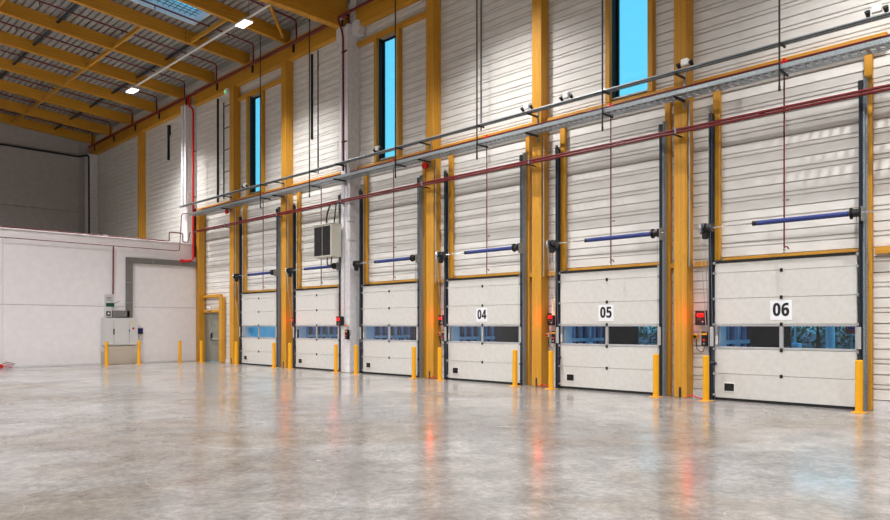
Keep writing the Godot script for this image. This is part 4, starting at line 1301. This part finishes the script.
	for i in 8:
		part(p2, "clip", MB.new().box(Vector3(-0.1, 0, 2.0 + i * 3.0), Vector3(0.24, 0.02, 0.03)), M.galvanised)
	var h := thing("hose_coil", "small heap of red hose on the floor by the white wall", "hose", Vector3(-31.9, 0, 8.15))
	for i in 4:
		var pts := []
		for j in 13:
			var a := TAU * j / 12.0
			pts.append(Vector3(0.12 * cos(a) + 0.1, 0.05 + 0.07 * i + 0.14 * (0.5 + 0.5 * sin(a * 1.0)), -0.12 * i + 0.42 * sin(a) * (1.0 - 0.12 * i)))
		part(h, "loop", MB.new().pipe(pts, 0.022, 7, 0.0, false), M.bright_red if i < 2 else M.red_pipe)
	h.scale = Vector3(0.62, 0.62, 0.62)
	part(h, "coupling", MB.new().bev(Vector3(0.1, 0.12, 0.2), Vector3(0.2, 0.22, 0.3), 0.04), M.bright_red)


# ---------------------------------------------------------------- outside
func make_outside() -> void:
	solo("ground", MB.new().span(Vector3(-90, -1.5, -90), Vector3(60, -1.2, -0.45)), M.asphalt, "dark asphalt yard outside the dock doors", "ground", Vector3.ZERO, "", "structure")
	for k in 6:
		var x := door_x(k)
		var t := thing("dock_shelter", "pale ribbed dock shelter outside " + door_words(k), "dock shelter", Vector3(x, 0, -0.46), "dock shelters")
		var w := DOOR_W
		part(t, "platform", MB.new().span(Vector3(-0.5, -1.2, -2.6), Vector3(w + 0.5, -0.02, 0)), M.concrete_white)
		for s in [0, 1]:
			var bx := -0.42 if s == 0 else w + 0.42
			var d := 1.0 if s == 0 else -1.0
			if k == 5:
				part(t, "bumper_post", MB.new().box(Vector3(bx, 0.4, -2.4), Vector3(0.12, 0.84, 0.12)), M.dock_frame)
				continue
			part(t, "side_wall", MB.new().span(Vector3(bx - 0.04, 0, -2.5), Vector3(bx + 0.04, 3.3, 0)), M.dock_recess_shade)
			for i in 6:
				part(t, "rib", MB.new().box(Vector3(bx + d * 0.07, 1.65, -0.3 - i * 0.34), Vector3(0.08, 3.3, 0.10)), M.dock_panel)
			part(t, "guard_rail", MB.new().box(Vector3(bx + d * 0.2, 1.27, -1.1), Vector3(0.07, 0.09, 1.7)), M.dock_frame)
			part(t, "guard_post", MB.new().box(Vector3(bx + d * 0.2, 1.3, -1.25), Vector3(0.07, 2.6, 0.08)), M.dock_frame)
			part(t, "gusset", MB.new().box(Vector3(bx + d * 0.2, 1.14, -1.25), Vector3(0.05, 0.16, 0.28)), M.dock_frame)
			if k != 5:
				part(t, "side_curtain", MB.new().span(Vector3(minf(bx, bx + d * 1.0), 0, -2.60), Vector3(maxf(bx, bx + d * 1.0), 3.3, -2.52)), M.black_rubber)
		if k != 5:
			part(t, "head_curtain", MB.new().span(Vector3(-0.45, 2.4, -2.66), Vector3(w + 0.45, 3.3, -2.61)), M.black_rubber)
	var nb := thing("neighbour_building", "pale metal clad building across the yard", "building", Vector3(-66, -1.2, -26))
	part(nb, "body", MB.new().span(Vector3(-20, 0, -12), Vector3(20, 8.5, -0.06)), M.dock_frame)
	for i in 20:
		part(nb, "wall_sheet", MB.new().bev(Vector3(-19 + i * 2.0, 4.25, 0), Vector3(1.96, 8.4, 0.1), 0.02), M.dock_frame)
	# bushes and trees beyond the yard
	var r := RandomNumberGenerator.new()
	r.seed = 5
	for i in 7:
		var x := -6.5 - i * 4.7
		var h := 3.2 + r.randf() * 2.2
		var t := thing("yard_tree", ["bushy tree beyond the yard, nearest the right", "second bushy tree beyond the yard", "third bushy tree beyond the yard", "fourth bushy tree beyond the yard", "fifth bushy tree beyond the yard", "sixth bushy tree beyond the yard", "bushy tree beyond the yard, farthest to the left"][i], "tree", Vector3(x, -1.2, -19.0 - r.randf() * 2.0), "trees beyond the yard")
		part(t, "trunk", MB.new().lathe(Vector3.ZERO, [Vector2(0.16, 0), Vector2(0.1, h * 0.6), Vector2(0, h * 0.9)], 8), M.bark)
		var mb := MB.new()
		for j in 3600:
			var a := r.randf() * TAU
			var v := r.randf()
			var rr := (0.55 + 0.45 * r.randf()) * 2.1 * sqrt(maxf(0.0, 1.0 - pow(v * 1.6 - 0.6, 2.0))) + 0.1
			var p := Vector3(cos(a) * rr, 0.5 + v * h, sin(a) * rr)
			var b := Basis.from_euler(Vector3(r.randf() * TAU, r.randf() * TAU, r.randf() * TAU))
			var s := r.randf_range(0.07, 0.17)
			mb.flat_tri(p + b * Vector3(-s * 0.6, 0, 0), p + b * Vector3(s * 0.6, 0, 0), p + b * Vector3(0, s * 1.4, 0))
		part(t, "foliage", mb, M.leaf)
	var lp := thing("lamp_post", "pale round post in the yard seen through door numbered six", "post", Vector3(-7.2, -1.2, -9.0))
	part(lp, "pole", MB.new().lathe(Vector3.ZERO, [Vector2(0.14, 0), Vector2(0.12, 4.5), Vector2(0, 4.5)], 14), M.dock_frame)
	part(lp, "collar", MB.new().lathe(Vector3.ZERO, [Vector2(0.22, 0), Vector2(0.22, 0.3), Vector2(0.12, 0.34)], 14), M.dock_frame)
	var sg := thing("red_sign", "small red and white sign board in the yard", "sign", Vector3(-7.0, -1.2, -10.5))
	part(sg, "pole", MB.new().pipe([Vector3.ZERO, Vector3(0, 3.4, 0)], 0.03, 8), M.galvanised)
	part(sg, "board", MB.new().bev(Vector3(0, 2.76, 0.04), Vector3(0.30, 0.30, 0.03), 0.006), M.bright_red)
	part(sg, "field", MB.new().box(Vector3(0, 2.81, 0.058), Vector3(0.2, 0.12, 0.006)), M.blue_lens)
	var yc := thing("yard_cabinet", "small white utility cabinet standing in the yard", "cabinet", Vector3(-7.92, -1.2, -8.0))
	part(yc, "body", MB.new().bev(Vector3(0, 1.16, 0), Vector3(0.32, 2.32, 0.3), 0.02), M.dock_frame)
	part(yc, "door", MB.new().bev(Vector3(0, 1.16, 0.155), Vector3(0.26, 2.2, 0.02), 0.006), M.dock_frame)
	part(yc, "mast", MB.new().pipe([Vector3(0, 2.32, 0), Vector3(0, 4.2, 0)], 0.03, 8), M.dock_frame)


func _ready() -> void:
	rng.seed = 1
	make_view()
	make_materials()
	make_lamps()
	make_floor()
	make_dock_wall()
	make_other_walls()
	make_roof()
	make_beams()
	make_columns()
	make_windows()
	make_doors()
	make_service_door()
	make_bollards()
	make_controls()
	make_services()
	make_heater()
	make_left_wall_kit()
	make_outside()
